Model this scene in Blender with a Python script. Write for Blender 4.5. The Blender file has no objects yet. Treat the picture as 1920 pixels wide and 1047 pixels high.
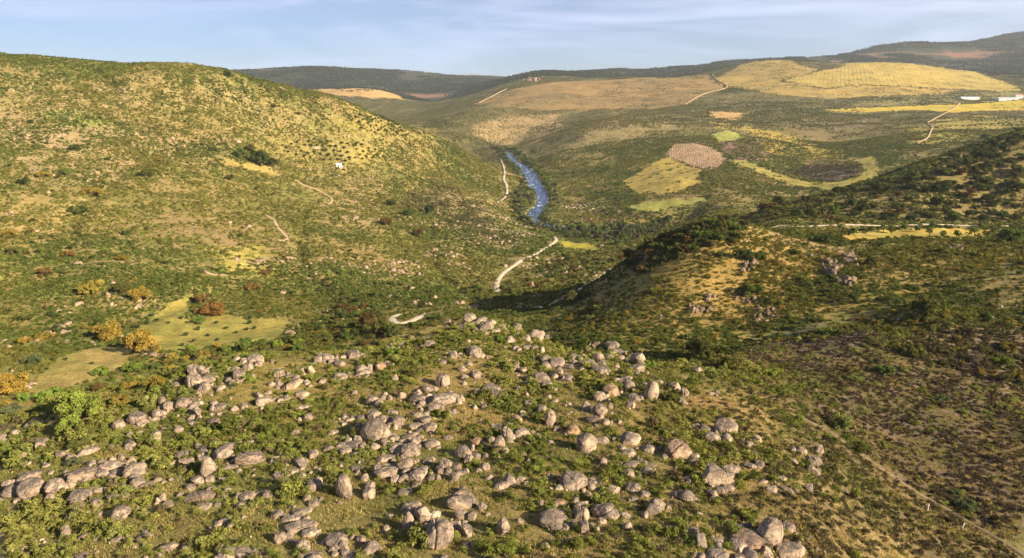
import bpy, math, random, re
import numpy as np
from mathutils import Vector, Matrix, Quaternion, Euler

# ------------------------------------------------------------------ camera, sky, sun, exposure
scene = bpy.context.scene
COL = scene.collection
CAM_Z = 210.0                       # metres above the river datum (river lies near z = 4)
PITCH = math.radians(16.4)
F_PX = 1281.0                       # focal length in pixels of the 1920 px wide photograph
cam_data = bpy.data.cameras.new('camera')
cam_data.sensor_width = 36.0
cam_data.lens = F_PX / 1920.0 * 36.0
cam_data.clip_start = 0.5
cam_data.clip_end = 60000.0
cam = bpy.data.objects.new('camera', cam_data)
COL.objects.link(cam)
cam.location = (0, 0, CAM_Z)
cam.rotation_euler = (math.pi / 2 - PITCH, 0, 0)
scene.camera = cam

SUN_AZ = math.radians(121.0)        # clockwise from the view direction (+Y): right and behind the camera
SUN_EL = math.radians(26.0)
sun_dir = Vector((math.sin(SUN_AZ) * math.cos(SUN_EL), math.cos(SUN_AZ) * math.cos(SUN_EL), math.sin(SUN_EL)))
sun_data = bpy.data.lights.new('sun', 'SUN')
sun_data.energy = 5.0
sun_data.angle = math.radians(0.53)
sun_data.color = (1.0, 0.84, 0.60)
sun = bpy.data.objects.new('sun', sun_data)
COL.objects.link(sun)
sun.rotation_euler = sun_dir.to_track_quat('Z', 'Y').to_euler()
sun.location = (300, -300, 600)

world = bpy.data.worlds.new('World')
scene.world = world
world.use_nodes = True
wn = world.node_tree.nodes; wl = world.node_tree.links
wn.clear()
w_out = wn.new('ShaderNodeOutputWorld'); w_bg = wn.new('ShaderNodeBackground')
w_sky = wn.new('ShaderNodeTexSky'); w_sky.sky_type = 'NISHITA'; w_sky.sun_disc = False
w_sky.sun_elevation = SUN_EL; w_sky.sun_rotation = SUN_AZ
w_sky.altitude = 600; w_sky.air_density = 0.8; w_sky.dust_density = 0.12; w_sky.ozone_density = 6.0
w_bg.inputs['Strength'].default_value = 0.05
# thin cirrus veils: streaked noise over the sky direction, in real sky coordinates
w_tc = wn.new('ShaderNodeTexCoord'); w_map = wn.new('ShaderNodeMapping')
w_map.inputs['Rotation'].default_value = (0.0, math.radians(-9), math.radians(12))
w_map.inputs['Scale'].default_value = (1.6, 1.6, 13.0)
w_n = wn.new('ShaderNodeTexNoise'); w_n.inputs['Scale'].default_value = 1.5
w_n.inputs['Detail'].default_value = 7; w_n.inputs['Roughness'].default_value = 0.62
w_n.inputs['Distortion'].default_value = 0.6
w_r = wn.new('ShaderNodeValToRGB')
w_r.color_ramp.elements[0].position = 0.44; w_r.color_ramp.elements[0].color = (0, 0, 0, 1)
w_r.color_ramp.elements[1].position = 0.70; w_r.color_ramp.elements[1].color = (0.7, 0.7, 0.7, 1)
w_mix = wn.new('ShaderNodeMixRGB'); w_mix.blend_type = 'MIX'
w_mix.inputs['Color2'].default_value = (8.6, 9.6, 12.0, 1)
wl.new(w_tc.outputs['Generated'], w_map.inputs['Vector']); wl.new(w_map.outputs['Vector'], w_n.inputs['Vector'])
wl.new(w_n.outputs['Fac'], w_r.inputs['Fac']); wl.new(w_r.outputs['Color'], w_mix.inputs['Fac'])
wl.new(w_sky.outputs['Color'], w_mix.inputs['Color1']); w_wb = wn.new('ShaderNodeMixRGB'); w_wb.blend_type = 'MULTIPLY'; w_wb.inputs['Fac'].default_value = 1.0
w_wb.inputs['Color2'].default_value = (0.57, 0.59, 0.68, 1)      # bluish white balance that also dims the sky's light
wl.new(w_mix.outputs['Color'], w_wb.inputs['Color1']); wl.new(w_wb.outputs['Color'], w_bg.inputs['Color'])
wl.new(w_bg.outputs['Background'], w_out.inputs['Surface'])

scene.view_settings.view_transform = 'Standard'
scene.view_settings.look = 'None'
scene.view_settings.exposure = 1.85
scene.view_settings.gamma = 1.0
scene.render.engine = 'CYCLES'
scene.cycles.max_bounces = 3
scene.cycles.diffuse_bounces = 1
scene.cycles.transmission_bounces = 2
scene.cycles.volume_bounces = 0
scene.cycles.transparent_max_bounces = 4

# ------------------------------------------------------------------ helpers
rng = np.random.default_rng(7)
random.seed(7)

def tag(o, label=None, cat=None, group=None, kind=None):
    if label: o['label'] = label
    if cat: o['category'] = cat
    if group: o['group'] = group
    if kind: o['kind'] = kind
    return o

def obj(name, me, mat=None, parent=None):
    o = bpy.data.objects.new(name, me)
    COL.objects.link(o)
    if mat is not None and len(me.materials) == 0: me.materials.append(mat)
    if parent is not None: o.parent = parent
    return o

def empty(name, loc=(0, 0, 0), rz=0.0):
    o = bpy.data.objects.new(name, None)
    o.empty_display_size = 0.5
    COL.objects.link(o); o.location = loc; o.rotation_euler = (0, 0, rz)
    return o

def fast_mesh(name, V, F, smooth=True):
    """mesh from numpy arrays; F is (n,3) or (n,4)"""
    V = np.ascontiguousarray(V, dtype=np.float32); F = np.ascontiguousarray(F, dtype=np.int32)
    me = bpy.data.meshes.new(name)
    k = F.shape[1]
    me.vertices.add(len(V)); me.vertices.foreach_set('co', V.ravel())
    me.loops.add(F.size); me.loops.foreach_set('vertex_index', F.ravel())
    me.polygons.add(len(F)); me.polygons.foreach_set('loop_start', np.arange(0, F.size, k, dtype=np.int32))
    me.polygons.foreach_set('use_smooth', np.full(len(F), smooth, dtype=bool))
    me.update(calc_edges=True)
    return me

def _hash(ix, iy, seed):
    h = (ix.astype(np.int64) * 374761393 + iy.astype(np.int64) * 668265263 + seed * 2147483647 + 1013904223) & 0xFFFFFFFF
    h = ((h ^ (h >> 13)) * 1274126177) & 0xFFFFFFFF
    h = (h ^ (h >> 16)) & 0xFFFFFF
    return h.astype(np.float64) / float(0xFFFFFF)

def vnoise(x, y, seed=0):
    """value noise in -1..1"""
    x = np.asarray(x, float); y = np.asarray(y, float)
    ix = np.floor(x); iy = np.floor(y); fx = x - ix; fy = y - iy
    fx = fx * fx * fx * (fx * (fx * 6 - 15) + 10); fy = fy * fy * fy * (fy * (fy * 6 - 15) + 10)
    a = _hash(ix, iy, seed); b = _hash(ix + 1, iy, seed); c = _hash(ix, iy + 1, seed); d = _hash(ix + 1, iy + 1, seed)
    return ((a * (1 - fx) + b * fx) * (1 - fy) + (c * (1 - fx) + d * fx) * fy) * 2 - 1

def fbm(x, y, wl, octaves=4, seed=0, gain=0.5):
    s = 0; a = 1.0; n = 0
    for k in range(octaves):
        c, sn = math.cos(0.6 * k + 0.3), math.sin(0.6 * k + 0.3)
        s = s + a * vnoise((x * c - y * sn) / wl, (x * sn + y * c) / wl, seed + 17 * k)
        n += a; a *= gain; wl *= 0.49
    return s / n

def sstep(a, b, x):
    t = np.clip((x - a) / (b - a), 0, 1)
    return t * t * (3 - 2 * t)
# ------------------------------------------------------------------ the lie of the land
CP, SP = math.cos(PITCH), math.sin(PITCH)
def pix_ray(u, v):
    """azimuth (from +Y towards +X) and slope dz/dr of the sight line through a photograph pixel"""
    u = np.asarray(u, float); v = np.asarray(v, float)
    a = (u - 960.0) / F_PX; b = (523.5 - v) / F_PX
    dx = a; dy = CP + b * SP; dz = -SP + b * CP
    return np.arctan2(dx, dy), dz / np.hypot(dx, dy)

# surveyed points: (pixel u, pixel v, forward distance in metres)
SURVEY = [
 # rocky knoll
 (0,1047,66),(480,1047,64),(960,1047,62),(1440,1047,63),(1700,1047,74),(1920,1047,84),
 (0,900,90),(480,83*0+900,83),(960,900,80),(1440,900,83),(1600,900,93),(1740,955,98),(1920,900,113),
 (0,810,109),(300,800,104),(600,800,101),(960,800,100),(1300,800,102),(1500,800,112),(1700,800,134),(1920,800,143),
 (640,700,125),(960,700,127),(1200,700,128),(1400,720,128),(1500,720,142),
 (0,795,112),(130,775,108),(360,700,122),(480,672,132),(640,664,140),(790,640,155),(890,612,170),(1000,637,164),(1150,670,143),(1300,685,140),(1400,680,155),
 # hollow behind the knoll
 (0,850,165),(130,840,160),(360,770,180),(500,740,190),(640,740,190),(780,720,200),(890,700,212),(1010,700,210),(1150,730,185),(1270,690,200),
 # foot of the left hillside
 (0,735,230),(100,700,255),(300,680,272),(500,640,320),(650,620,335),(735,600,338),(810,590,350),(1010,575,385),(900,590,355),
 # right spur
 (1700,850,121),(1700,700,168),(1920,700,178),(1500,660,187),(1700,650,190),(1900,640,196),(1450,637,208),(1600,607,214),(1750,590,222),
 (1450,660,232),(1620,622,236),(1800,586,236),
 # middle hill on the right: face, crest, plateau
 (1100,652,238),(1270,652,232),(1100,600,305),(1330,635,245),(1460,612,254),(1400,560,285),(1500,500,318),(1600,560,268),(1700,480,330),
 (1160,500,395),(1200,470,382),(1260,440,368),(1340,416,362),(1450,434,400),(1600,444,425),(1600,425,490),(1600,417,530),(1500,425,475),(1700,446,420),(1700,425,485),(1800,452,400),(1800,426,485),(1900,446,415),(1900,425,480),(1800,416,530),(1900,540,262),(1900,600,218),
 # behind the middle hill
 (1200,500,500),(1260,480,500),(1340,460,520),(1340,430,700),(1260,445,720),(1260,415,905),(1340,404,830),
 # wooded rise on the right
 (1450,412,560),(1450,388,650),(1450,405,770),(1450,356,1040),(1600,410,520),(1600,352,650),(1600,380,810),(1600,340,1060),(1640,310,1160),
 (1750,410,530),(1750,305,660),(1750,340,860),(1750,298,1150),(1920,410,540),(1920,247,700),(1920,290,900),(1920,235,1500),
 # ravine with the road
 (935,540,540),(1000,540,525),(1060,560,435),(1150,520,500),(1155,500,565),(1150,470,705),(1150,440,885),(1040,450,820),(1000,420,985),(1100,432,930),
 # left hillside
 (900,540,545),(800,560,475),(700,580,425),(600,600,392),(850,500,625),(900,450,760),(945,412,955),(940,380,1080),(935,318,1500),
 (400,605,378),(250,640,312),(0,650,292),(0,500,430),(0,400,560),(0,300,700),(0,200,850),(0,100,1050),
 (300,500,480),(300,400,640),(300,300,800),(300,202,950),(300,122,1080),
 (390,131,1100),(430,138,1110),(500,500,530),(500,400,720),(500,300,920),(500,200,1080),(500,157,1150),(600,178,1190),
 (600,305,1000),(600,270,1060),(700,500,580),(700,400,820),(700,300,1080),(700,213,1250),(790,245,1380),(850,400,935),(850,330,1210),(850,270,1470),(900,300,1520),
 # beyond the left ridge
 (0,114,1260),(150,118,1270),(300,138,1280),(400,152,1300),(500,183,1330),(600,208,1380),(700,242,1430),
 (0,135,1600),(300,145,1600),(500,195,1650),(700,265,1750),(850,300,1950),(0,150,3000),(300,160,3000),
 # upper river valley and the slopes right of it
 (955,300,1800),(1000,352,1340),(1045,405,1045),(930,285,2050),(850,250,2250),(790,226,2700),(950,268,2280),(1010,300,1680),(1060,350,1330),
 (900,212,2600),(1100,240,2000),(1200,330,1300),(1300,300,1400),(1200,250,1800),(1300,222,2100),(1400,250,1700),(1500,300,1350),(1400,330,1150),
 (1260,340,1150),(1200,390,1000),(1300,390,950),(1500,347,1080),(1540,335,1130),(1500,230,1900),(1700,250,1500),(1600,205,2300),(1900,205,2100),(1700,200,2300),(1580,260,1620),
 # far hills
 (900,198,3000),(1000,200,2800),(1200,205,2600),(1100,172,3300),(960,168,3550),(880,192,3400),(1060,153,3800),(1200,146,3900),(1340,137,4000),(1440,113,4200),(1540,122,4200),(1600,118,4000),(1700,118,3900),
 (1860,158,3300),(1700,165,2900),(1500,180,2700),(1350,187,2700),(1820,188,2500),(1900,186,2500),(1900,132,4500),(1800,122,5000),(1550,108,5500),
 (1440,125,5000),(1650,130,4600),(1200,155,4700),
 (600,174,4500),(690,168,4500),(600,215,3700),(755,188,4300),(780,213,3500),(500,150,5600),(600,152,5600),(700,158,5600),(800,182,5300),(830,192,4900),
 (440,132,6500),(500,130,6500),(585,125,6500),(700,135,6500),(850,144,6800),(905,149,7500),
 (960,150,5900),(1010,142,5900),(1200,134,5800),(1290,128,5900),(1400,115,6000),(1500,113,6500),(1600,101,6400),(1700,78,6500),(1800,82,6700),(1920,60,7000),
 (880,170,5200),(855,186,4700),(925,158,5000),(965,147,5000),(1010,135,5050),(1100,140,5000),(790,160,5900),(840,158,6000),
 (600,165,9000),(905,143,9500),(1200,160,9000),(1600,150,9500),(1920,140,9500),
 (0,160,6000),(0,150,9500),
 # left and right of the picture
 (-500,1047,70),(-500,850,108),(-500,800,170),(-500,600,310),(-500,300,620),(-500,60,900),(-500,140,2500),(-500,140,7000),
 (2400,1000,98),(2400,800,138),(2400,640,185),(2400,520,225),(2400,430,280),(2400,350,360),(2400,250,520),(2400,180,900),(2400,150,2200),(2400,70,6000),
 (3600,900,110),(3600,640,170),(3600,480,230),(3600,400,330),(3600,200,900),(3600,90,5000),
]
sv = np.array(SURVEY, float)
s_az, s_sl = pix_ray(sv[:, 0], sv[:, 1])
s_R = sv[:, 2] / np.cos(s_az)
s_q = s_sl.copy()
# ground below and beside the camera: (x, y, z relative to camera)
extra = np.array([(0, 20, -47), (0, 40, -49), (-40, 30, -50), (40, 30, -52), (-120, 30, -66), (120, 30, -72), (200, 40, -62), (330, 20, -40),
                  (260, -60, -50), (450, 60, -20), (800, 0, 10), (-300, 60, -110), (-600, 200, -60), (60, -60, -56), (3000, 0, 60), (-3000, 300, 60)], float)
e_R = np.hypot(extra[:, 0], extra[:, 1])
s_az = np.r_[s_az, np.arctan2(extra[:, 0], extra[:, 1])]; s_R = np.r_[s_R, e_R]; s_q = np.r_[s_q, extra[:, 2] / e_R]
KA, KR = 2.6, 1.5
cx, cy = s_az * KA, np.log(s_R) * KR
def tps(r2): return 0.5 * r2 * np.log(np.maximum(r2, 1e-12))
n = len(cx)
A = np.zeros((n + 3, n + 3))
A[:n, :n] = tps((cx[:, None] - cx[None]) ** 2 + (cy[:, None] - cy[None]) ** 2) + np.eye(n) * 0.0006
A[:n, n:] = np.c_[np.ones(n), cx, cy]; A[n:, :n] = A[:n, n:].T
sol = np.linalg.solve(A, np.r_[s_q, 0, 0, 0])
def land_q(az, R):
    X, Y = az * KA, np.log(R) * KR
    out = sol[n] + sol[n + 1] * X + sol[n + 2] * Y
    for i in range(n):
        out = out + sol[i] * tps((X - cx[i]) ** 2 + (Y - cy[i]) ** 2)
    return out

deg = math.radians
AZ = np.r_[np.arange(-84, -40.5, 1.5), np.linspace(-40.5, 40.5, 830), np.arange(41.5, 132, 1.5)] * math.pi / 180
RR = np.exp(np.linspace(math.log(22), math.log(15000), 820))
# the interpolant is smooth: evaluate it on a coarser net and refine linearly-cubic in each direction
cAZ = np.r_[np.arange(-84, -40.5, 1.5), np.linspace(-40.5, 40.5, 208), np.arange(41.5, 132, 1.5)] * math.pi / 180
cRR = np.exp(np.linspace(math.log(22), math.log(15000), 274))
GA, GR = np.meshgrid(cAZ, cRR, indexing='ij')
Qc = land_q(GA, GR)
def cubic_refine(xc, Yc, xf):
    """Catmull-Rom along axis 0"""
    i = np.clip(np.searchsorted(xc, xf) - 1, 1, len(xc) - 3)
    m = (Yc[2:] - Yc[:-2]) / (xc[2:] - xc[:-2])[:, None]
    m = np.vstack([m[:1], m, m[-1:]])
    h = (xc[i + 1] - xc[i])[:, None]; t = (xf - xc[i])[:, None] / h
    return (2*t**3-3*t**2+1)*Yc[i] + (t**3-2*t**2+t)*h*m[i] + (-2*t**3+3*t**2)*Yc[i+1] + (t**3-t**2)*h*m[i+1]
Q1 = cubic_refine(cAZ, Qc, AZ)
Q2 = cubic_refine(np.log(cRR), Q1.T.copy(), np.log(RR)).T
GA, GR = np.meshgrid(AZ, RR, indexing='ij')
GX, GY = GR * np.sin(GA), GR * np.cos(GA)
Z0 = Q2 * GR + CAM_Z
# relief: gullies, hummocks, outcrops, each no finer than the net can carry
Z = Z0.copy()
near_amt = sstep(150, 420, GR)
Z += fbm(GX, GY, 420, 3, 11) * 9 * sstep(900, 2200, GR)
Z += fbm(GX, GY, 1100, 3, 19) * 20 * sstep(3500, 6000, GR)
Z += (np.abs(fbm(GX, GY, 520, 4, 29)) - .25) * 26 * sstep(4600, 5600, GR)
Z += fbm(GX, GY, 130, 3, 5) * (1.2 + 2.4 * near_amt) * sstep(60, 160, GR)
Z += fbm(GX, GY, 38, 3, 23) * (0.7 + 1.3 * near_amt)
Z += fbm(GX, GY, 11, 3, 31) * 0.55 * (1 - sstep(900, 1800, GR))
# gullies run down the left hillside
gl = np.abs(fbm(GX + 0.35 * GY, GY * 0.45, 150, 2, 77))
Z -= (1 - sstep(0.0, 0.16, gl)) * 3.2 * sstep(300, 450, GR) * (1 - sstep(1500, 2200, GR)) * (GX < 60)
WATER_Z = CAM_Z - 205.5

LR = np.log(RR); LR0, DLR = LR[0], LR[1] - LR[0]
def grid_ij(x, y):
    az = np.arctan2(x, y); R = np.maximum(np.hypot(x, y), RR[0] * 1.0001)
    fi = np.interp(az, AZ, np.arange(len(AZ))); fj = np.clip((np.log(R) - LR0) / DLR, 0, len(RR) - 1.001)
    return np.clip(fi, 0, len(AZ) - 1.001), fj
def ground(x, y):
    x = np.asarray(x, float); y = np.asarray(y, float)
    fi, fj = grid_ij(x, y)
    i = fi.astype(int); j = fj.astype(int); a = fi - i; b = fj - j
    return (Z[i, j]*(1-a)*(1-b) + Z[i+1, j]*a*(1-b) + Z[i, j+1]*(1-a)*b + Z[i+1, j+1]*a*b)
def ground_normal(x, y, e=2.0):
    zx = (ground(x + e, y) - ground(x - e, y)) / (2 * e); zy = (ground(x, y + e) - ground(x, y - e)) / (2 * e)
    nrm = np.stack([-zx, -zy, np.ones_like(zx)], -1)
    return nrm / np.linalg.norm(nrm, axis=-1, keepdims=True)
def locate(u, v, lift=0.0, rmin=0.0):
    """where the sight line through a pixel first meets the land (or `lift` metres above it)"""
    u = np.atleast_1d(np.asarray(u, float)); v = np.atleast_1d(np.asarray(v, float))
    lift = np.broadcast_to(np.asarray(lift, float), u.shape)
    az, sl = pix_ray(u, v)
    P = np.zeros((len(u), 3))
    for k in range(len(u)):
        fi = np.interp(az[k], AZ, np.arange(len(AZ))); i = int(min(fi, len(AZ) - 2)); a = fi - i
        col = Z[i] * (1 - a) + Z[i + 1] * a + lift[k]
        d = col - (CAM_Z + sl[k] * RR)
        hit = np.nonzero((d >= 0) & (RR > rmin))[0]
        if len(hit) == 0: R = RR[-2]
        else:
            j = max(hit[0], 1); t = d[j - 1] / (d[j - 1] - d[j]) if d[j] != d[j - 1] else 0
            R = RR[j - 1] + (RR[j] - RR[j - 1]) * min(max(t, 0), 1)
        P[k] = (R * math.sin(az[k]), R * math.cos(az[k]), CAM_Z + sl[k] * R)
    return P
def px_scale(P):
    """metres per photograph pixel at a point"""
    P = np.atleast_2d(P)
    depth = P[:, 1] * CP - (P[:, 2] - CAM_Z) * SP
    return depth / F_PX
def resample(P, step):
    d = np.r_[0, np.cumsum(np.linalg.norm(np.diff(P[:, :2], axis=0), axis=1))]
    m = max(int(d[-1] / step), 2); t = np.linspace(0, d[-1], m + 1)
    return np.c_[np.interp(t, d, P[:, 0]), np.interp(t, d, P[:, 1])]
def smooth_line(P, it=3):
    P = np.array(P, float)
    for _ in range(it):
        Qp = P.copy(); Qp[1:-1] = 0.25 * P[:-2] + 0.5 * P[1:-1] + 0.25 * P[2:]; P = Qp
    return P
def chaikin(P, it=2):
    P = np.array(P, float)
    for _ in range(it):
        Qp = [P[0]]
        for a, b in zip(P[:-1], P[1:]): Qp += [0.75 * a + 0.25 * b, 0.25 * a + 0.75 * b]
        Qp.append(P[-1]); P = np.array(Qp)
    return P
def line_dist(x, y, L, vals=None):
    """distance to a polyline (and value interpolated along it)"""
    x = np.asarray(x, float); best = np.full(x.shape, 1e9); bv = np.zeros(x.shape)
    for k in range(len(L) - 1):
        ax, ay = L[k]; bx, by = L[k + 1]; dx, dy = bx - ax, by - ay
        t = np.clip(((x - ax) * dx + (y - ay) * dy) / (dx * dx + dy * dy + 1e-9), 0, 1)
        d = np.hypot(x - ax - t * dx, y - ay - t * dy); m = d < best
        best[m] = d[m]
        if vals is not None: bv[m] = (vals[k] + (vals[k + 1] - vals[k]) * t)[m]
    return (best, bv) if vals is not None else best
def carve(L, vals, reach, fn):
    """apply fn(distance, line value, z) to the net near a polyline"""
    x0, x1 = L[:, 0].min() - reach, L[:, 0].max() + reach; y0, y1 = L[:, 1].min() - reach, L[:, 1].max() + reach
    m = (GX > x0) & (GX < x1) & (GY > y0) & (GY < y1)
    d, bv = line_dist(GX[m], GY[m], L, vals); z = Z[m]
    k = d < reach
    z[k] = fn(d[k], bv[k], z[k]); Z[m] = z

# river: located on the water plane
def on_plane(pts, z):
    az, sl = pix_ray([p[0] for p in pts], [p[1] for p in pts])
    R = (z - CAM_Z) / sl
    return np.c_[R * np.sin(az), R * np.cos(az)]
RIVER_PX = [(955,287),(957,298),(978,312),(992,325),(1000,340),(1006,352),(1018,368),(1016,384),(1003,398),(993,412),(1030,424),(1100,433),(1180,436),(1260,437)]
RIVER_W = np.array([18,23,27,33,36,31,23,22,28,27,16,11,11,11], float)
RL0 = on_plane(RIVER_PX, WATER_Z)
RL = chaikin(RL0, 2); RWv = np.interp(np.linspace(0, 1, len(RL)), np.linspace(0, 1, len(RIVER_W)), RIVER_W)
up = RL[0]; RL = np.vstack([[up[0] - 30, up[1] + 110], RL]); RWv = np.r_[22, RWv]
def river_fn(d, w, z):
    bank = WATER_Z + 0.8 + np.maximum(d - w * 0.5, 0) * 0.10
    t = sstep(0, 1, np.clip((d - w * 0.5) / 70.0, 0, 1))
    zz = np.where(d < w * 0.5, WATER_Z - 1.6 * np.clip((w * 0.5 - d) / 5, 0, 1) + 0.25 * 0, bank * (1 - t) + z * t)
    return zz
carve(RL, RWv, 150, river_fn)

# roads and tracks: pixel polylines, width in metres
ROADS = {
 'river_road': ([(1150,504),(1125,521),(1095,537),(1060,560),(1030,573),(1008,577)], 4.2),
 'valley_road': ([(933,548),(930,530),(940,515),(962,500),(975,490),(990,484),(1008,474),(1030,462),(1044,452),(1040,446)], 4.8),
 'hairpin_road': ([(752,590),(738,594),(733,600),(742,606),(762,606),(782,598),(801,588)], 3.6),
 'riverbank_track': ([(928,383),(942,376),(951,366),(950,345),(943,340),(947,325),(943,310),(938,298)], 5.0),
 'plateau_road': ([(1376,420),(1400,422),(1440,425),(1490,427),(1540,424),(1620,423),(1700,424),(1800,424),(1890,425)], 3.4),
 'hillside_track': ([(552,338),(570,350),(590,354),(612,366),(627,377),(612,387),(590,389)], 3.0),
 'hillside_path': ([(500,405),(512,412),(518,424),(530,438),(541,448),(533,454),(522,452)], 3.2),
 'goat_path': ([(386,508),(390,515),(405,517),(425,516)], 3.0),
 'far_track': ([(1800,195),(1770,215),(1755,222),(1735,232),(1750,237),(1742,255),(1738,262),(1720,268)], 3.6),
 'fence_track': ([(1925,1046),(1850,1000),(1785,960),(1720,925),(1660,885),(1610,850),(1560,815),(1515,790),(1480,775)], 1.1),
 'brown_hill_track': ([(898,194),(935,175),(950,168)], 5.0),
 'ridge_track': ([(1285,197),(1320,175),(1362,168),(1364,160),(1340,150),(1336,141)], 5.0),
}
road_lines = {}
for nm, (px, wd) in ROADS.items():
    P = locate([p[0] for p in px], [p[1] for p in px])
    L = resample(chaikin(P[:, :2], 3), max(wd * 0.8, np.linalg.norm(P[:, :2].mean(0)) * 0.006))
    z = smooth_line(np.c_[ground(L[:, 0], L[:, 1]), np.zeros(len(L))], 12)[:, 0]
    amt = 1.0 if wd > 3.9 else 0.7
    carve(L, z, wd * 2.4, lambda d, rv, zz: zz + (rv - zz) * amt * (1 - sstep(wd * 0.55, wd * 2.4, d)))
    road_lines[nm] = (L, wd)
# ------------------------------------------------------------------ land use: outlines surveyed on the land, kept as world polygons
def world_poly(px, rmin=None):
    if rmin is None: rmin = 2200 if max(p[1] for p in px) < 215 else 0
    P = locate([p[0] for p in px], [p[1] for p in px], rmin=rmin); return P[:, :2]
def in_poly(x, y, poly):
    x = np.asarray(x, float); y = np.asarray(y, float)
    out = np.zeros(x.shape, bool)
    bx = (x >= poly[:, 0].min()) & (x <= poly[:, 0].max()) & (y >= poly[:, 1].min()) & (y <= poly[:, 1].max())
    if not bx.any(): return out
    xs, ys = x[bx], y[bx]; c = np.zeros(xs.shape, bool); j = len(poly) - 1
    for i in range(len(poly)):
        xi, yi = poly[i]; xj, yj = poly[j]
        c ^= ((yi > ys) != (yj > ys)) & (xs < (xj - xi) * (ys - yi) / (yj - yi + 1e-12) + xi)
        j = i
    out[bx] = c
    return out
FIELDS = {   # name: (label, pixel outline, colour, colour 2, edge wobble)
 'grass_clearing': ('pale green grass clearing dotted with round olive trees', [(245,625),(290,590),(330,562),(352,560),(348,598),(420,590),(480,598),(540,600),(522,640),(470,648),(390,655),(330,662),(285,655),(240,645)], (.27,.215,.05), (.20,.185,.04), 2.0),
 'valley_meadow': ('tan and green meadow in the valley behind the leafy oak', [(55,735),(70,705),(110,672),(165,655),(225,650),(262,662),(240,685),(190,705),(150,722),(100,738)], (.27,.20,.065), (.20,.175,.045), 2.0),
 'dry_grass_patch': ('dry yellow grass patch above the hillside olive grove', [(412,298),(425,295),(450,304),(480,306),(500,314),(527,324),(515,330),(480,320),(440,312),(418,310)], (.33,.24,.07), (.26,.20,.06), 5.0),
 'straw_field': ('broad straw yellow field below the stony orchard', [(1165,342),(1205,318),(1250,293),(1318,318),(1312,345),(1280,358),(1240,366),(1190,362)], (.34,.25,.055), (.28,.22,.055), 6.0),
 'orchard_field': ('pale stony orchard field dotted with young trees', [(1245,290),(1262,270),(1300,268),(1335,276),(1367,297),(1352,313),(1318,318),(1282,306)], (.38,.26,.15), (.33,.22,.12), 3.0),
 'green_meadow': ('smooth bright green meadow near the river bend', [(1180,388),(1205,379),(1240,374),(1290,374),(1322,369),(1328,377),(1275,388),(1230,394),(1190,398)], (.205,.205,.045), (.235,.225,.055), 3.0),
 'lime_field': ('lime green field with straight edges on the far slope', [(1331,252),(1362,243),(1384,250),(1402,259),(1348,269)], (.27,.27,.06), (.25,.25,.06), 2.0),
 'ploughed_field': ('small tan ploughed field with furrows on the far slope', [(1328,209),(1408,212),(1380,226),(1328,219)], (.42,.27,.10), (.36,.23,.09), 3.0),
 'vineyard_hill': ('golden yellow far hill planted with vine rows', [(1470,152),(1520,138),(1580,124),(1640,116),(1700,118),(1770,125),(1850,143),(1905,160),(1920,172),(1880,172),(1800,168),(1720,164),(1640,160),(1540,166)], (.38,.275,.065), (.31,.24,.06), 8.0),
 'yellow_slope': ('ochre grassland on the rounded far hill', [(1330,150),(1380,128),(1440,112),(1500,122),(1540,130),(1500,143),(1465,153),(1540,167),(1640,161),(1720,165),(1800,169),(1760,177),(1660,181),(1560,186),(1490,181),(1420,170),(1365,165)], (.33,.225,.06), (.25,.19,.058), 14.0),
 'yellow_strip': ('long yellow field strip below the white farm building', [(1530,207),(1600,203),(1680,200),(1800,196),(1880,190),(1930,188),(1930,206),(1840,208),(1790,212),(1720,206),(1640,211)], (.44,.32,.04), (.35,.28,.05), 6.0),
 'brown_grassland': ('brown dry grass hillside across the valley', [(885,196),(925,180),(960,168),(1060,153),(1120,152),(1200,146),(1332,137),(1338,150),(1362,166),(1325,178),(1290,197),(1210,205),(1100,207),(1000,205),(930,203)], (.26,.168,.062), (.20,.145,.055), 18.0),
 'plateau_field': ('flat yellow field on the plateau far beyond the left ridge', [(565,168),(690,167),(735,175),(758,187),(700,186),(640,180),(590,180)], (.42,.27,.09), (.36,.24,.09), 10.0),
 'flower_meadow': ('bright yellow flowering patch inside the road bend', [(1048,451),(1075,454),(1110,457),(1128,466),(1110,472),(1080,466),(1050,463)], (.36,.29,.03), (.20,.19,.04), 5.0),
 'plateau_meadow': ('golden dry meadow with young trees beside the plateau road', [(1560,440),(1600,432),(1690,429),(1800,429),(1870,431),(1845,440),(1720,447),(1620,452),(1570,450)], (.42,.29,.05), (.32,.26,.06), 4.0),
 'valley_floor_grass': ('winding yellow green grass strip along the dry valley bottom', [(1365,300),(1400,300),(1440,318),(1500,338),(1560,342),(1600,335),(1620,318),(1600,300),(1640,292),(1648,320),(1620,345),(1560,358),(1490,350),(1420,325)], (.29,.235,.05), (.235,.205,.05), 6.0),
}
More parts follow.
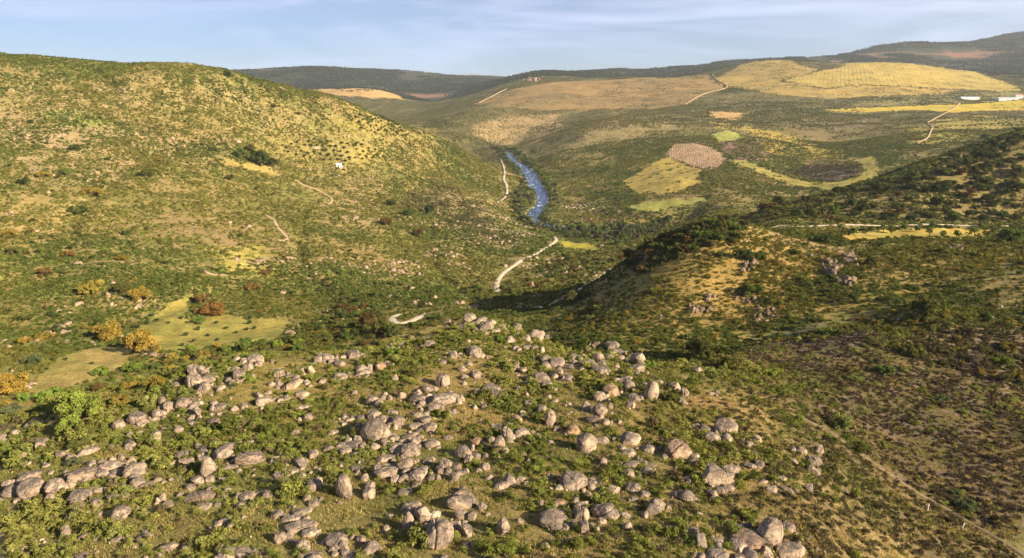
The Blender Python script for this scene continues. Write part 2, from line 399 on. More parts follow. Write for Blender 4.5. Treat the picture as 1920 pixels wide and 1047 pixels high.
PATCHES = [
 ([(1400,705),(1500,690),(1700,640),(1930,590),(1930,1060),(1720,1060),(1580,920),(1450,790)], (.12,.084,.05), 8, 1.0, (.088,.07,.042)),
 ([(1370,412),(1420,392),(1500,378),(1600,352),(1750,310),(1930,255),(1930,415),(1700,418),(1500,415)], (.19,.145,.05), 15, .8, (.095,.10,.028)),
 ([(1150,500),(1200,468),(1262,440),(1340,417),(1380,430),(1370,460),(1300,470),(1200,520)], (.15,.115,.045), 8, .9, (.06,.06,.022)),   # (pixel outline, ground colour, feather m, shrub factor, shrub colour or None)
 ([(1380,655),(1500,640),(1655,628),(1610,678),(1500,690),(1400,690)], (.12,.082,.075), 5, .45, (.09,.064,.058)),          # heather
 ([(1470,745),(1560,720),(1700,690),(1930,700),(1930,1020),(1860,990),(1760,935),(1660,870),(1560,800)], (.10,.07,.052), 8, 1.0, (.078,.057,.046)),
 ([(1385,305),(1420,300),(1500,265),(1440,250),(1400,257),(1345,270),(1352,283)], (.20,.11,.09), 8, .7, None),
 ([(1485,325),(1520,308),(1600,312),(1612,325),(1570,342),(1530,340)], (.13,.085,.07), 8, .8, (.08,.06,.045)),
 ([(1400,240),(1500,260),(1590,290),(1530,300),(1440,285),(1420,262)], (.34,.25,.05), 10, .5, None),
 ([(1410,236),(1330,228),(1340,240),(1400,245)], (.36,.26,.06), 8, .6, None),
 ([(1690,250),(1760,225),(1860,215),(1930,225),(1930,245),(1830,262),(1720,272)], (.30,.24,.06), 18, .7, None),
 ([(1490,222),(1600,215),(1660,222),(1600,245),(1520,240)], (.17,.13,.07), 20, 1.0, (.085,.07,.04)),
 ([(1630,180),(1920,168),(1920,188),(1800,195),(1640,200)], (.19,.17,.06), 20, 1.0, None),
 ([(880,235),(960,215),(1050,215),(1100,240),(1010,265),(900,260)], (.31,.22,.10), 25, .55, None),
 ([(1120,225),(1240,215),(1270,240),(1150,270),(1060,290)], (.26,.20,.08), 25, .7, None),
 ([(480,245),(720,250),(740,300),(640,320),(520,300)], (.22,.175,.055), 22, .75, None),
 ([(650,205),(760,230),(830,262),(720,250)], (.29,.23,.065), 24, .8, None),
 ([(655,278),(720,282),(722,302),(660,303)], (.28,.215,.055), 10, .5, None),
 ([(690,222),(800,244),(830,266),(740,262),(650,248),(648,232)], (.245,.195,.055), 18, .6, None),
 ([(820,330),(900,380),(960,430),(930,470),(840,420),(760,380)], (.19,.15,.06), 30, 1.25, (.085,.08,.035)),
 ([(640,340),(720,360),(700,440),(600,420)], (.26,.185,.08), 30, .9, None),
 ([(570,440),(700,460),(760,560),(640,560),(540,500)], (.26,.185,.075), 25, .9, None),
 ([(0,120),(300,150),(560,200),(620,260),(420,240),(200,200),(0,180)], (.25,.19,.075), 50, .95, None),
 ([(0,200),(120,190),(300,240),(420,300),(250,330),(0,330)], (.26,.19,.09), 40, .9, None),
 ([(60,200),(160,210),(230,235),(150,240),(70,228)], (.17,.18,.04), 16, 1.0, (.075,.10,.025)),
 ([(0,360),(180,370),(240,420),(120,460),(0,450)], (.27,.195,.07), 30, .85, None),
 ([(430,465),(480,455),(500,480),(450,510),(400,512)], (.31,.26,.05), 8, .4, None),
 ([(390,470),(490,462),(540,500),(430,520)], (.30,.25,.06), 14, .6, None),
 ([(1300,440),(1420,450),(1560,470),(1650,480),(1600,560),(1450,600),(1300,600),(1190,590)], (.25,.165,.045), 16, 1.5, None),
 ([(1040,570),(1190,560),(1300,600),(1330,640),(1100,650),(1040,620)], (.235,.165,.05), 12, 1.5, None),
 ([(1600,470),(1800,460),(1850,480),(1760,560),(1640,570)], (.23,.165,.05), 16, 1.4, None),
 ([(1440,620),(1560,600),(1560,615),(1450,640)], (.14,.12,.07), 6, 1.0, None),
 ([(1200,760),(1300,740),(1420,745),(1440,800),(1380,830),(1290,800)], (.30,.19,.08), 5, .55, None),
 ([(830,770),(930,750),(960,790),(880,810)], (.29,.20,.06), 4, .5, None),
 ([(1420,880),(1500,900),(1640,1000),(1700,1047),(1480,1047),(1380,960)], (.17,.12,.055), 5, 1.2, (.11,.095,.05)),
 ([(0,930),(110,960),(160,1047),(0,1047)], (.30,.225,.12), 6, .8, None),
 ([(560,780),(610,790),(640,850),(600,900),(560,850)], (.27,.20,.06), 4, .55, None),
 ([(760,585),(850,570),(980,580),(860,605),(780,640)], (.22,.155,.06), 8, .9, None),
]
for k in FIELDS: FIELDS[k] = (FIELDS[k][0], world_poly(FIELDS[k][1])) + FIELDS[k][2:]
PATCHES = [(world_poly(p[0]),) + p[1:] for p in PATCHES]
def poly_soft(x, y, poly, feather):
    """1 inside, fading across a ragged edge"""
    x = np.asarray(x, float); y = np.asarray(y, float); out = np.zeros(x.shape); g = feather * 2.5
    b = (x > poly[:, 0].min() - g) & (x < poly[:, 0].max() + g) & (y > poly[:, 1].min() - g) & (y < poly[:, 1].max() + g)
    if not b.any(): return out
    x, y = x[b], y[b]
    wob = fbm(x, y, feather * 3.0, 3, 91) * feather * 1.1; wob2 = fbm(x, y, feather * 3.0, 3, 57) * feather * 1.1
    m = np.zeros(x.shape); k = 0
    for ox, oy in ((0, 0), (.6, 0), (-.6, 0), (0, .6), (0, -.6)):
        m = m + in_poly(x + wob + ox * feather, y + wob2 + oy * feather, poly); k += 1
    out[b] = m / k
    return out
def ragged_in(x, y, poly, wob):
    x = np.asarray(x, float); y = np.asarray(y, float); out = np.zeros(x.shape, bool); g = wob * 1.5
    b = (x > poly[:, 0].min() - g) & (x < poly[:, 0].max() + g) & (y > poly[:, 1].min() - g) & (y < poly[:, 1].max() + g)
    if not b.any(): return out
    x, y = x[b], y[b]
    out[b] = in_poly(x + fbm(x, y, wob * 5, 3, 63) * wob, y + fbm(x, y, wob * 5, 3, 29) * wob, poly)
    return out
def shade(c, f): return np.asarray(c)[None] * f[:, None]

def ground_colour(x, y, z):
    """base colour of bare ground and low growth, RGB per point"""
    R = np.hypot(x, y); n1 = fbm(x, y, 60, 4, 3); n2 = fbm(x, y, 14, 3, 8); n3 = fbm(x, y, 220, 3, 41)
    c_grass = np.array([.205, .158, .052]); c_green = np.array([.135, .132, .034]); c_dry = np.array([.27, .18, .072]); c_soil = np.array([.215, .14, .075])
    t = sstep(-.35, .35, n1 + .5 * n2)[:, None]; s = sstep(.05, .5, n2 + .4 * n3)[:, None]; g = sstep(.1, .55, n3 - .3 * n1)[:, None]
    col = c_grass * (1 - t) + c_green * t
    col = col * (1 - .65 * s) + c_dry * .65 * s
    col = col * (1 - .4 * g) + c_soil * .4 * g
    # thin brown soil among the boulders
    kn = (1 - sstep(190, 240, R))[:, None] * .62
    col = col * (1 - kn) + (np.array([.185, .14, .052]) * (1 + .35 * n2[:, None]) + np.array([-.05, .0, -.01]) * t) * kn
    # far country: darker scrub and woods
    far = sstep(1500, 2300, R)[:, None]; scrub = np.array([.088, .085, .034]) * (1 + .4 * n1[:, None]) + np.array([.045, .026, .010]) * t
    col = col * (1 - far * .8) + scrub * far * .8
    wood = sstep(4500, 5000, R)[:, None]; cw = np.array([.040, .046, .026]) * (1 + .5 * n2[:, None]); bare = sstep(.47, .56, fbm(x, y, 700, 4, 47, .6))[:, None]
    cw = cw * (1 - bare) + np.array([.20, .10, .06]) * bare
    col = col * (1 - wood) + cw * wood
    for (poly, c, f, sh, sc) in PATCHES:
        m = poly_soft(x, y, poly, f) * .85; k = np.nonzero(m)[0]
        if len(k):
            mk = m[k][:, None]
            col[k] = col[k] * (1 - mk) + np.asarray(c) * (1 + .22 * n2[k][:, None] + .15 * n1[k][:, None]) * mk
    return np.clip(col, .004, .9)

PX, PY, PZ = GX.ravel(), GY.ravel(), Z.ravel()
GC = ground_colour(PX, PY, PZ)
NI, NJ = Z.shape
field_id = np.zeros(NI * NJ, np.int32)
for k, (nm, (lab, poly, c1, c2, wob)) in enumerate(FIELDS.items(), 1):
    m = ragged_in(PX, PY, poly, wob)
    field_id[m] = k
    t = sstep(-.4, .4, fbm(PX[m], PY[m], max(18, wob * 9), 5, 71, .62))[:, None]
    fine = 1 + .28 * fbm(PX[m], PY[m], max(9, wob * 3), 3, 15, .7)[:, None]
    if nm in ('brown_grassland', 'yellow_slope', 'vineyard_hill', 'plateau_meadow', 'valley_floor_grass'):      # scrubby, weedy ground shows through
        wd = sstep(.12, .5, fbm(PX[m], PY[m], wob * 14, 4, 83, .6))[:, None] * .55
        fine = fine * (1 - wd) + wd * np.array([[.62, .66, .75]])
    GC[m] = (np.asarray(c1) * (1 - t) + np.asarray(c2) * t) * fine

# ------------------------------------------------------------------ materials
def new_mat(name):
    m = bpy.data.materials.new(name); m.use_nodes = True
    nt = m.node_tree; nt.nodes.clear()
    return m, nt.nodes, nt.links
def N(nodes, t, **kw):
    nd = nodes.new(t)
    for k, v in kw.items():
        if k in nd.inputs: nd.inputs[k].default_value = v
        else: setattr(nd, k, v)
    return nd
def land_material():
    m, ns, ln = new_mat('ground cover')
    out = N(ns, 'ShaderNodeOutputMaterial'); b = N(ns, 'ShaderNodeBsdfPrincipled', Roughness=.95)
    b.inputs['Specular IOR Level'].default_value = .1
    at = N(ns, 'ShaderNodeAttribute', attribute_name='ground_colour')
    geo = N(ns, 'ShaderNodeNewGeometry')
    na = N(ns, 'ShaderNodeTexNoise'); na.inputs['Scale'].default_value = .9; na.inputs['Detail'].default_value = 5; na.inputs['Roughness'].default_value = .7
    nb = N(ns, 'ShaderNodeTexNoise'); nb.inputs['Scale'].default_value = .17; nb.inputs['Detail'].default_value = 4
    ln.new(geo.outputs['Position'], na.inputs['Vector']); ln.new(geo.outputs['Position'], nb.inputs['Vector'])
    mr = N(ns, 'ShaderNodeMapRange'); mr.inputs['From Min'].default_value = .3; mr.inputs['From Max'].default_value = .7; mr.inputs['To Min'].default_value = .55; mr.inputs['To Max'].default_value = 1.4
    ln.new(na.outputs['Fac'], mr.inputs['Value'])
    mr2 = N(ns, 'ShaderNodeMapRange'); mr2.inputs['From Min'].default_value = .3; mr2.inputs['From Max'].default_value = .7; mr2.inputs['To Min'].default_value = .75; mr2.inputs['To Max'].default_value = 1.22
    ln.new(nb.outputs['Fac'], mr2.inputs['Value'])
    mul = N(ns, 'ShaderNodeMath', operation='MULTIPLY'); ln.new(mr.outputs['Result'], mul.inputs[0]); ln.new(mr2.outputs['Result'], mul.inputs[1])
    vm = N(ns, 'ShaderNodeVectorMath', operation='SCALE'); ln.new(at.outputs['Color'], vm.inputs[0]); ln.new(mul.outputs[0], vm.inputs['Scale'])
    ln.new(vm.outputs[0], b.inputs['Base Color'])
    bp = N(ns, 'ShaderNodeBump'); bp.inputs['Strength'].default_value = .8; bp.inputs['Distance'].default_value = .5
    ln.new(na.outputs['Fac'], bp.inputs['Height']); ln.new(bp.outputs['Normal'], b.inputs['Normal'])
    ln.new(b.outputs['BSDF'], out.inputs['Surface'])
    return m
M_LAND = land_material()

# ------------------------------------------------------------------ the land as meshes: one sheet, cut along field outlines
idx = np.arange(NI * NJ).reshape(NI, NJ)
quads = np.stack([idx[:-1, :-1], idx[:-1, 1:], idx[1:, 1:], idx[1:, :-1]], -1).reshape(-1, 4)[:, ::-1]
# face orientation: +az then +R must give upward normals
fid = field_id[quads].max(axis=1)
VV = np.c_[PX, PY, PZ]
def land_piece(name, mask, label, cat):
    q = quads[mask]
    used, inv = np.unique(q.ravel(), return_inverse=True)
    me = fast_mesh(name, VV[used], inv.reshape(-1, 4))
    ca = me.attributes.new('ground_colour', 'FLOAT_COLOR', 'POINT')
    ca.data.foreach_set('color', np.c_[GC[used], np.ones(len(used))].astype(np.float32).ravel())
    o = obj(name, me, M_LAND)
    tag(o, label, cat, kind='structure')
    return o
land_piece('terrain', fid == 0, 'scrub covered hills and valley around the river', 'terrain')
for k, nm in enumerate(FIELDS, 1):
    if (fid == k).any(): land_piece(nm, fid == k, FIELDS[nm][0], 'field')
# ------------------------------------------------------------------ roads, tracks, river
def dirt_material(name, c1, c2, scale=.5):
    m, ns, ln = new_mat(name)
    out = N(ns, 'ShaderNodeOutputMaterial'); b = N(ns, 'ShaderNodeBsdfPrincipled', Roughness=.95)
    geo = N(ns, 'ShaderNodeNewGeometry'); nz = N(ns, 'ShaderNodeTexNoise'); nz.inputs['Scale'].default_value = scale; nz.inputs['Detail'].default_value = 6
    ln.new(geo.outputs['Position'], nz.inputs['Vector'])
    r = N(ns, 'ShaderNodeValToRGB'); r.color_ramp.elements[0].position = .3; r.color_ramp.elements[1].position = .7
    r.color_ramp.elements[0].color = (*c1, 1); r.color_ramp.elements[1].color = (*c2, 1)
    ln.new(nz.outputs['Fac'], r.inputs['Fac']); ln.new(r.outputs['Color'], b.inputs['Base Color'])
    bp = N(ns, 'ShaderNodeBump'); bp.inputs['Strength'].default_value = .5; bp.inputs['Distance'].default_value = .15
    ln.new(nz.outputs['Fac'], bp.inputs['Height']); ln.new(bp.outputs['Normal'], b.inputs['Normal'])
    ln.new(b.outputs['BSDF'], out.inputs['Surface'])
    return m
M_ROAD = dirt_material('pale road dust', (.34, .27, .185), (.50, .415, .30))
M_TRACK = dirt_material('worn track soil', (.12, .085, .045), (.165, .115, .06), 1.2)
M_PATH = dirt_material('sandy path', (.29, .20, .105), (.40, .28, .155))
ROAD_LABEL = {
 'river_road': ('pale dirt road crossing the shaded ravine below the wooded crest', M_ROAD),
 'valley_road': ('pale winding road at the foot of the left hillside', M_ROAD),
 'hairpin_road': ('pale hairpin bend of road behind the rocky knoll', M_ROAD),
 'riverbank_track': ('pale broken track along the left river bank', M_ROAD),
 'plateau_road': ('straight pale road across the plateau behind the right hill', M_ROAD),
 'hillside_track': ('sandy curved track below the white hut', M_PATH),
 'hillside_path': ('short sandy hook of track on the left hillside', M_PATH),
 'goat_path': ('small sandy bend of path low on the left hillside', M_PATH),
 'far_track': ('thin pale track winding down the far right slope', M_PATH),
 'fence_track': ('worn earth track along the fence posts at lower right', M_TRACK),
 'brown_hill_track': ('thin pale track climbing the brown hillside', M_PATH),
 'ridge_track': ('pale track around the ochre far hill', M_PATH),
}
for nm, (L, wd) in road_lines.items():
    L = smooth_line(L, 2)
    T = np.gradient(L, axis=0); T /= np.linalg.norm(T, axis=1, keepdims=True) + 1e-9
    Nn = np.c_[-T[:, 1], T[:, 0]]
    dist = np.hypot(L[:, 0], L[:, 1])
    offs = np.array([-.5, -.25, 0, .25, .5]) * wd
    jit = 1 + .18 * fbm(L[:, 0], L[:, 1], 9, 2, 12)
    V = []
    for o_ in offs:
        p = L + Nn * (o_ * jit)[:, None]
        V.append(np.c_[p, ground(p[:, 0], p[:, 1]) + .06 + .0011 * dist])
    V = np.array(V)                                     # 5, n, 3
    V[:, :, 2] = np.maximum(V[:, :, 2], V[:, :, 2].mean(0)[None] - .1)
    V[[0, -1], :, 2] -= .05 + .0006 * dist
    m_, n_ = V.shape[:2]; ii = np.arange(m_ * n_).reshape(m_, n_)
    F = np.stack([ii[:-1, :-1], ii[:-1, 1:], ii[1:, 1:], ii[1:, :-1]], -1).reshape(-1, 4)[:, ::-1]
    o = obj(nm, fast_mesh(nm, V.reshape(-1, 3), F), ROAD_LABEL[nm][1])
    tag(o, ROAD_LABEL[nm][0], 'road', kind='structure')

def water_material():
    m, ns, ln = new_mat('river water')
    out = N(ns, 'ShaderNodeOutputMaterial'); b = N(ns, 'ShaderNodeBsdfPrincipled', Roughness=.12)
    b.inputs['IOR'].default_value = 1.33
    geo = N(ns, 'ShaderNodeNewGeometry')
    mp = N(ns, 'ShaderNodeMapping'); mp.inputs['Scale'].default_value = (1.0, .35, 1.0)
    ln.new(geo.outputs['Position'], mp.inputs['Vector'])
    nz = N(ns, 'ShaderNodeTexNoise'); nz.inputs['Scale'].default_value = .16; nz.inputs['Detail'].default_value = 5; nz.inputs['Roughness'].default_value = .65
    ln.new(mp.outputs['Vector'], nz.inputs['Vector'])
    r = N(ns, 'ShaderNodeValToRGB'); e = r.color_ramp.elements
    e[0].position = .56; e[0].color = (.022, .06, .15, 1); e[1].position = .66; e[1].color = (.50, .55, .58, 1)
    ln.new(nz.outputs['Fac'], r.inputs['Fac']); ln.new(r.outputs['Color'], b.inputs['Base Color'])
    n2 = N(ns, 'ShaderNodeTexNoise'); n2.inputs['Scale'].default_value = .7; n2.inputs['Detail'].default_value = 3
    ln.new(geo.outputs['Position'], n2.inputs['Vector'])
    bp = N(ns, 'ShaderNodeBump'); bp.inputs['Strength'].default_value = .8; bp.inputs['Distance'].default_value = .6
    ln.new(n2.outputs['Fac'], bp.inputs['Height']); ln.new(bp.outputs['Normal'], b.inputs['Normal'])
    ln.new(b.outputs['BSDF'], out.inputs['Surface'])
    return m
Lr = resample(RL, 8.0); wr = np.interp(np.linspace(0, 1, len(Lr)), np.linspace(0, 1, len(RWv)), RWv) + 5
T = np.gradient(Lr, axis=0); T /= np.linalg.norm(T, axis=1, keepdims=True); Nn = np.c_[-T[:, 1], T[:, 0]]
V = np.array([np.c_[Lr + Nn * (k * wr)[:, None], np.full(len(Lr), WATER_Z)] for k in (-.5, 0, .5)])
m_, n_ = V.shape[:2]; ii = np.arange(m_ * n_).reshape(m_, n_)
F = np.stack([ii[:-1, :-1], ii[:-1, 1:], ii[1:, 1:], ii[1:, :-1]], -1).reshape(-1, 4)[:, ::-1]
tag(obj('river', fast_mesh('river', V.reshape(-1, 3), F), water_material()), 'blue river with white riffles winding between the hills', 'river', kind='structure')

# ------------------------------------------------------------------ foliage and rock meshes
def leaf_cards(C, Nrm, size, r, aspect=1.5, flat=.5):
    """one small four-sided leaf spray per centre; r is a numpy generator"""
    n = len(C)
    d = r.normal(size=(n, 3)); d /= np.linalg.norm(d, axis=1, keepdims=True)
    nn = Nrm * flat + d * (1 - flat); nn /= np.linalg.norm(nn, axis=1, keepdims=True) + 1e-9
    t = np.cross(nn, r.normal(size=(n, 3))); t /= np.linalg.norm(t, axis=1, keepdims=True) + 1e-9
    b = np.cross(nn, t)
    s = (size * r.uniform(.6, 1.35, n))[:, None]
    V = np.stack([C - t * s * aspect * .5, C - b * s * .42 + nn * s * .12, C + t * s * aspect * .5, C + b * s * .42 + nn * s * .12], 1).reshape(-1, 3)
    F = np.arange(4 * n).reshape(n, 4)
    return V, F
def attr_mesh(name, V, F, var, smooth=False):
    me = fast_mesh(name, V, F, smooth)
    a = me.attributes.new('var', 'FLOAT', 'POINT'); a.data.foreach_set('value', np.asarray(var, np.float32))
    return me
def foliage(name, lobes, per, size, r, flat=.45, shell=.75):
    """lobes: list of (centre, radii, weight); leaf sprays fill the outer shell of each lobe"""
    Cs, Ns, Vs = [], [], []
    for (c, rad, w) in lobes:
        k = max(int(per * w), 3)
        d = r.normal(size=(k, 3)); d /= np.linalg.norm(d, axis=1, keepdims=True)
        d[:, 2] = np.where(d[:, 2] < -.35, -d[:, 2], d[:, 2])
        q = shell + (1 - shell) * r.uniform(-1, 1, k)
        Cs.append(np.asarray(c) + d * np.asarray(rad) * q[:, None]); Ns.append(d)
        Vs.append(np.clip(r.normal(.5, .16) + r.normal(0, .17, k), 0, 1))
    C = np.vstack(Cs); Nr = np.vstack(Ns); var = np.concatenate(Vs)
    V, F = leaf_cards(C, Nr, size, r, flat=flat)
    return attr_mesh(name, V, F, np.repeat(var, 4))
def leaf_material(name, source, trans=.28, tcol=(1.15, 1.15, .55)):
    """source: 'object' takes the object's colour, 'scatter' the tint of each scattered plant"""
    m, ns, ln = new_mat(name)
    out = N(ns, 'ShaderNodeOutputMaterial'); d = N(ns, 'ShaderNodeBsdfDiffuse'); t = N(ns, 'ShaderNodeBsdfTranslucent'); mx = N(ns, 'ShaderNodeMixShader')
    mx.inputs['Fac'].default_value = trans
    if source == 'object':
        src = N(ns, 'ShaderNodeObjectInfo').outputs['Color']
    else:
        a = N(ns, 'ShaderNodeAttribute', attribute_name='tint', attribute_type='INSTANCER'); src = a.outputs['Color']
    v = N(ns, 'ShaderNodeAttribute', attribute_name='var')
    mr = N(ns, 'ShaderNodeMapRange'); mr.inputs['To Min'].default_value = .5; mr.inputs['To Max'].default_value = 1.55
    ln.new(v.outputs['Fac'], mr.inputs['Value'])
    sc = N(ns, 'ShaderNodeVectorMath', operation='SCALE'); ln.new(src, sc.inputs[0]); ln.new(mr.outputs['Result'], sc.inputs['Scale'])
    tm = N(ns, 'ShaderNodeVectorMath', operation='MULTIPLY'); ln.new(sc.outputs[0], tm.inputs[0]); tm.inputs[1].default_value = tcol
    ln.new(sc.outputs[0], d.inputs['Color']); ln.new(tm.outputs[0], t.inputs['Color'])
    ln.new(d.outputs[0], mx.inputs[1]); ln.new(t.outputs[0], mx.inputs[2]); ln.new(mx.outputs[0], out.inputs['Surface'])
    return m
M_LEAF = leaf_material('tree foliage', 'object')
M_SHRUB = leaf_material('shrub foliage', 'scatter')
M_BARK = dirt_material('bark', (.06, .045, .032), (.13, .10, .075), 6)

def rock_material(name='granite', source='object'):
    m, ns, ln = new_mat(name)
    out = N(ns, 'ShaderNodeOutputMaterial'); b = N(ns, 'ShaderNodeBsdfPrincipled', Roughness=.88)
    b.inputs['Specular IOR Level'].default_value = .25
    tc = N(ns, 'ShaderNodeNewGeometry')
    big = N(ns, 'ShaderNodeTexNoise'); big.inputs['Scale'].default_value = .55; big.inputs['Detail'].default_value = 5; big.inputs['Roughness'].default_value = .6
    lich = N(ns, 'ShaderNodeTexNoise'); lich.inputs['Scale'].default_value = 1.7; lich.inputs['Detail'].default_value = 7; lich.inputs['Roughness'].default_value = .72
    fine = N(ns, 'ShaderNodeTexNoise'); fine.inputs['Scale'].default_value = 7; fine.inputs['Detail'].default_value = 5; fine.inputs['Roughness'].default_value = .75
    vor = N(ns, 'ShaderNodeTexVoronoi', feature='DISTANCE_TO_EDGE'); vor.inputs['Scale'].default_value = .42
    wv = N(ns, 'ShaderNodeVectorMath', operation='ADD'); 
    wsc = N(ns, 'ShaderNodeVectorMath', operation='SCALE'); wsc.inputs['Scale'].default_value = 1.6
    ln.new(big.outputs['Color'], wsc.inputs[0]); ln.new(tc.outputs['Position'], wv.inputs[0]); ln.new(wsc.outputs[0], wv.inputs[1]); ln.new(wv.outputs[0], vor.inputs['Vector'])
    for nd in (big, lich, fine): ln.new(tc.outputs['Position'], nd.inputs['Vector'])
    r1 = N(ns, 'ShaderNodeValToRGB'); e = r1.color_ramp.elements
    e[0].position = .32; e[0].color = (.16, .115, .085, 1); e[1].position = .64; e[1].color = (.40, .295, .205, 1)
    ln.new(big.outputs['Fac'], r1.inputs['Fac'])
    # grey-black lichen crusts, denser on upper faces: their dimmer grazing light painted in too
    sep = N(ns, 'ShaderNodeSeparateXYZ'); ln.new(tc.outputs['Normal'], sep.inputs[0])
    up = N(ns, 'ShaderNodeMapRange'); up.inputs['From Min'].default_value = -.1; up.inputs['From Max'].default_value = .9; up.inputs['To Min'].default_value = -.09; up.inputs['To Max'].default_value = .09
    ln.new(sep.outputs['Z'], up.inputs['Value'])
    ad = N(ns, 'ShaderNodeMath', operation='ADD'); ln.new(lich.outputs['Fac'], ad.inputs[0]); ln.new(up.outputs['Result'], ad.inputs[1])
    r2 = N(ns, 'ShaderNodeValToRGB'); e = r2.color_ramp.elements
    e[0].position = .47; e[0].color = (0, 0, 0, 1); e[1].position = .62; e[1].color = (.85, .85, .85, 1)
    ln.new(ad.outputs[0], r2.inputs['Fac'])
    mx = N(ns, 'ShaderNodeMixRGB'); mx.inputs['Color2'].default_value = (.088, .076, .064, 1)
    ln.new(r2.outputs['Color'], mx.inputs['Fac']); ln.new(r1.outputs['Color'], mx.inputs['Color1'])
    if source == 'object': src = N(ns, 'ShaderNodeObjectInfo').outputs['Color']
    else: src = N(ns, 'ShaderNodeAttribute', attribute_name='tint', attribute_type='INSTANCER').outputs['Color']
    ml = N(ns, 'ShaderNodeMixRGB', blend_type='MULTIPLY'); ml.inputs['Fac'].default_value = 1
    ln.new(mx.outputs['Color'], ml.inputs['Color1']); ln.new(src, ml.inputs['Color2'])
    fr = N(ns, 'ShaderNodeMapRange'); fr.inputs['From Min'].default_value = .3; fr.inputs['From Max'].default_value = .7; fr.inputs['To Min'].default_value = .66; fr.inputs['To Max'].default_value = 1.28
    ln.new(fine.outputs['Fac'], fr.inputs['Value'])
    s2 = N(ns, 'ShaderNodeVectorMath', operation='SCALE'); ln.new(ml.outputs['Color'], s2.inputs[0]); ln.new(fr.outputs['Result'], s2.inputs['Scale'])
    ln.new(s2.outputs[0], b.inputs['Base Color'])
    cr = N(ns, 'ShaderNodeMapRange'); cr.inputs['From Min'].default_value = 0; cr.inputs['From Max'].default_value = .035; ln.new(vor.outputs['Distance'], cr.inputs['Value'])
    h1 = N(ns, 'ShaderNodeMath', operation='MULTIPLY'); h1.inputs[1].default_value = .45; ln.new(lich.outputs['Fac'], h1.inputs[0])
    h2 = N(ns, 'ShaderNodeMath', operation='MULTIPLY_ADD'); h2.inputs[1].default_value = .22; ln.new(cr.outputs['Result'], h2.inputs[0]); ln.new(h1.outputs[0], h2.inputs[2])
    h3 = N(ns, 'ShaderNodeMath', operation='MULTIPLY_ADD'); h3.inputs[1].default_value = .12; ln.new(fine.outputs['Fac'], h3.inputs[0]); ln.new(h2.outputs[0], h3.inputs[2])
    bp = N(ns, 'ShaderNodeBump'); bp.inputs['Strength'].default_value = 1.0; bp.inputs['Distance'].default_value = .55
    ln.new(h3.outputs[0], bp.inputs['Height']); ln.new(bp.outputs['Normal'], b.inputs['Normal'])
    ln.new(b.outputs['BSDF'], out.inputs['Surface'])
    return m
M_ROCK = rock_material()
M_ROCKS = rock_material('loose granite', 'scatter')

def ico(level):
    t = (1 + 5 ** .5) / 2
    V = [(-1,t,0),(1,t,0),(-1,-t,0),(1,-t,0),(0,-1,t),(0,1,t),(0,-1,-t),(0,1,-t),(t,0,-1),(t,0,1),(-t,0,-1),(-t,0,1)]
    F = [(0,11,5),(0,5,1),(0,1,7),(0,7,10),(0,10,11),(1,5,9),(5,11,4),(11,10,2),(10,7,6),(7,1,8),(3,9,4),(3,4,2),(3,2,6),(3,6,8),(3,8,9),(4,9,5),(2,4,11),(6,2,10),(8,6,7),(9,8,1)]
    V = [np.array(v) / np.linalg.norm(v) for v in V]
    for _ in range(level):
        cache = {}; G = []
        def mid(a, b):
            k = (min(a, b), max(a, b))
            if k not in cache:
                p = V[a] + V[b]; V.append(p / np.linalg.norm(p)); cache[k] = len(V) - 1
            return cache[k]
        for a, b, c in F:
            x, y, z = mid(a, b), mid(b, c), mid(c, a); G += [(a, x, z), (b, y, x), (c, z, y), (x, y, z)]
        F = G
    return np.array(V), np.array(F)
ICO = {k: ico(k) for k in (1, 2, 3, 4)}
def noise3(P, f, seed):
    return (vnoise(P[:, 0]*f + 3.1, P[:, 1]*f, seed) + vnoise(P[:, 1]*f + 7.7, P[:, 2]*f, seed + 1) + vnoise(P[:, 2]*f + 1.3, P[:, 0]*f, seed + 2)) / 1.8
def rock_mesh(name, kind, seed, level=3):
    r = np.random.default_rng(seed)
    V, F = ICO[level]; V = V.copy()
    p = {'r': 2.3, 'b': 3.4, 'e': 2.2, 's': 2.6, 'p': 2.0}[kind]
    V = V / (np.abs(V) ** p).sum(1, keepdims=True) ** (1 / p)
    if kind == 'p':                                     # narrows upward
        tap = 1 - .45 * np.clip((V[:, 2] + .3), 0, 1.3); V[:, 0] *= tap + .1 * V[:, 2]; V[:, 1] *= tap
    if kind == 'e': V[:, :2] *= (1 - .18 * V[:, 2:3])
    if kind == 's': V[:, 2] *= 1 - .25 * V[:, 0]; V[:, 1] *= 1 - .12 * V[:, 0]
    V *= (1 + .13 * noise3(V, 1.4, seed) + .05 * noise3(V, 3.2, seed + 9))[:, None]
    cuts = {'r': 8, 'b': 15, 'e': 6, 's': 11, 'p': 12}[kind]
    for _ in range(cuts):                               # joint planes: the faces granite splits along
        d = r.normal(size=3); d[2] *= .8; d /= np.linalg.norm(d)
        h = r.uniform(.58, .86) if kind in 'bp' else r.uniform(.72, .94)
        s = V @ d; over = np.maximum(s - h * (np.abs(d) ** 1).sum() ** .15, 0)
        V -= d[None] * (over * .88)[:, None]
    if kind in 'bs' or seed % 2:                                    # one open crack
        d = r.normal(size=3); d[2] *= .3; d /= np.linalg.norm(d)
        s = V @ d - r.uniform(-.3, .3) - .06 * noise3(V, 2.5, seed + 4); V *= (1 - .16 * np.exp(-(s / .045) ** 2))[:, None]
    V *= (1 + .022 * noise3(V, 7, seed + 21) + .012 * noise3(V, 15, seed + 22))[:, None]
    lo, hi = V.min(0), V.max(0); V = (V - (lo + hi) / 2) / ((hi - lo) / 2)
    return fast_mesh(name, V, F, True)
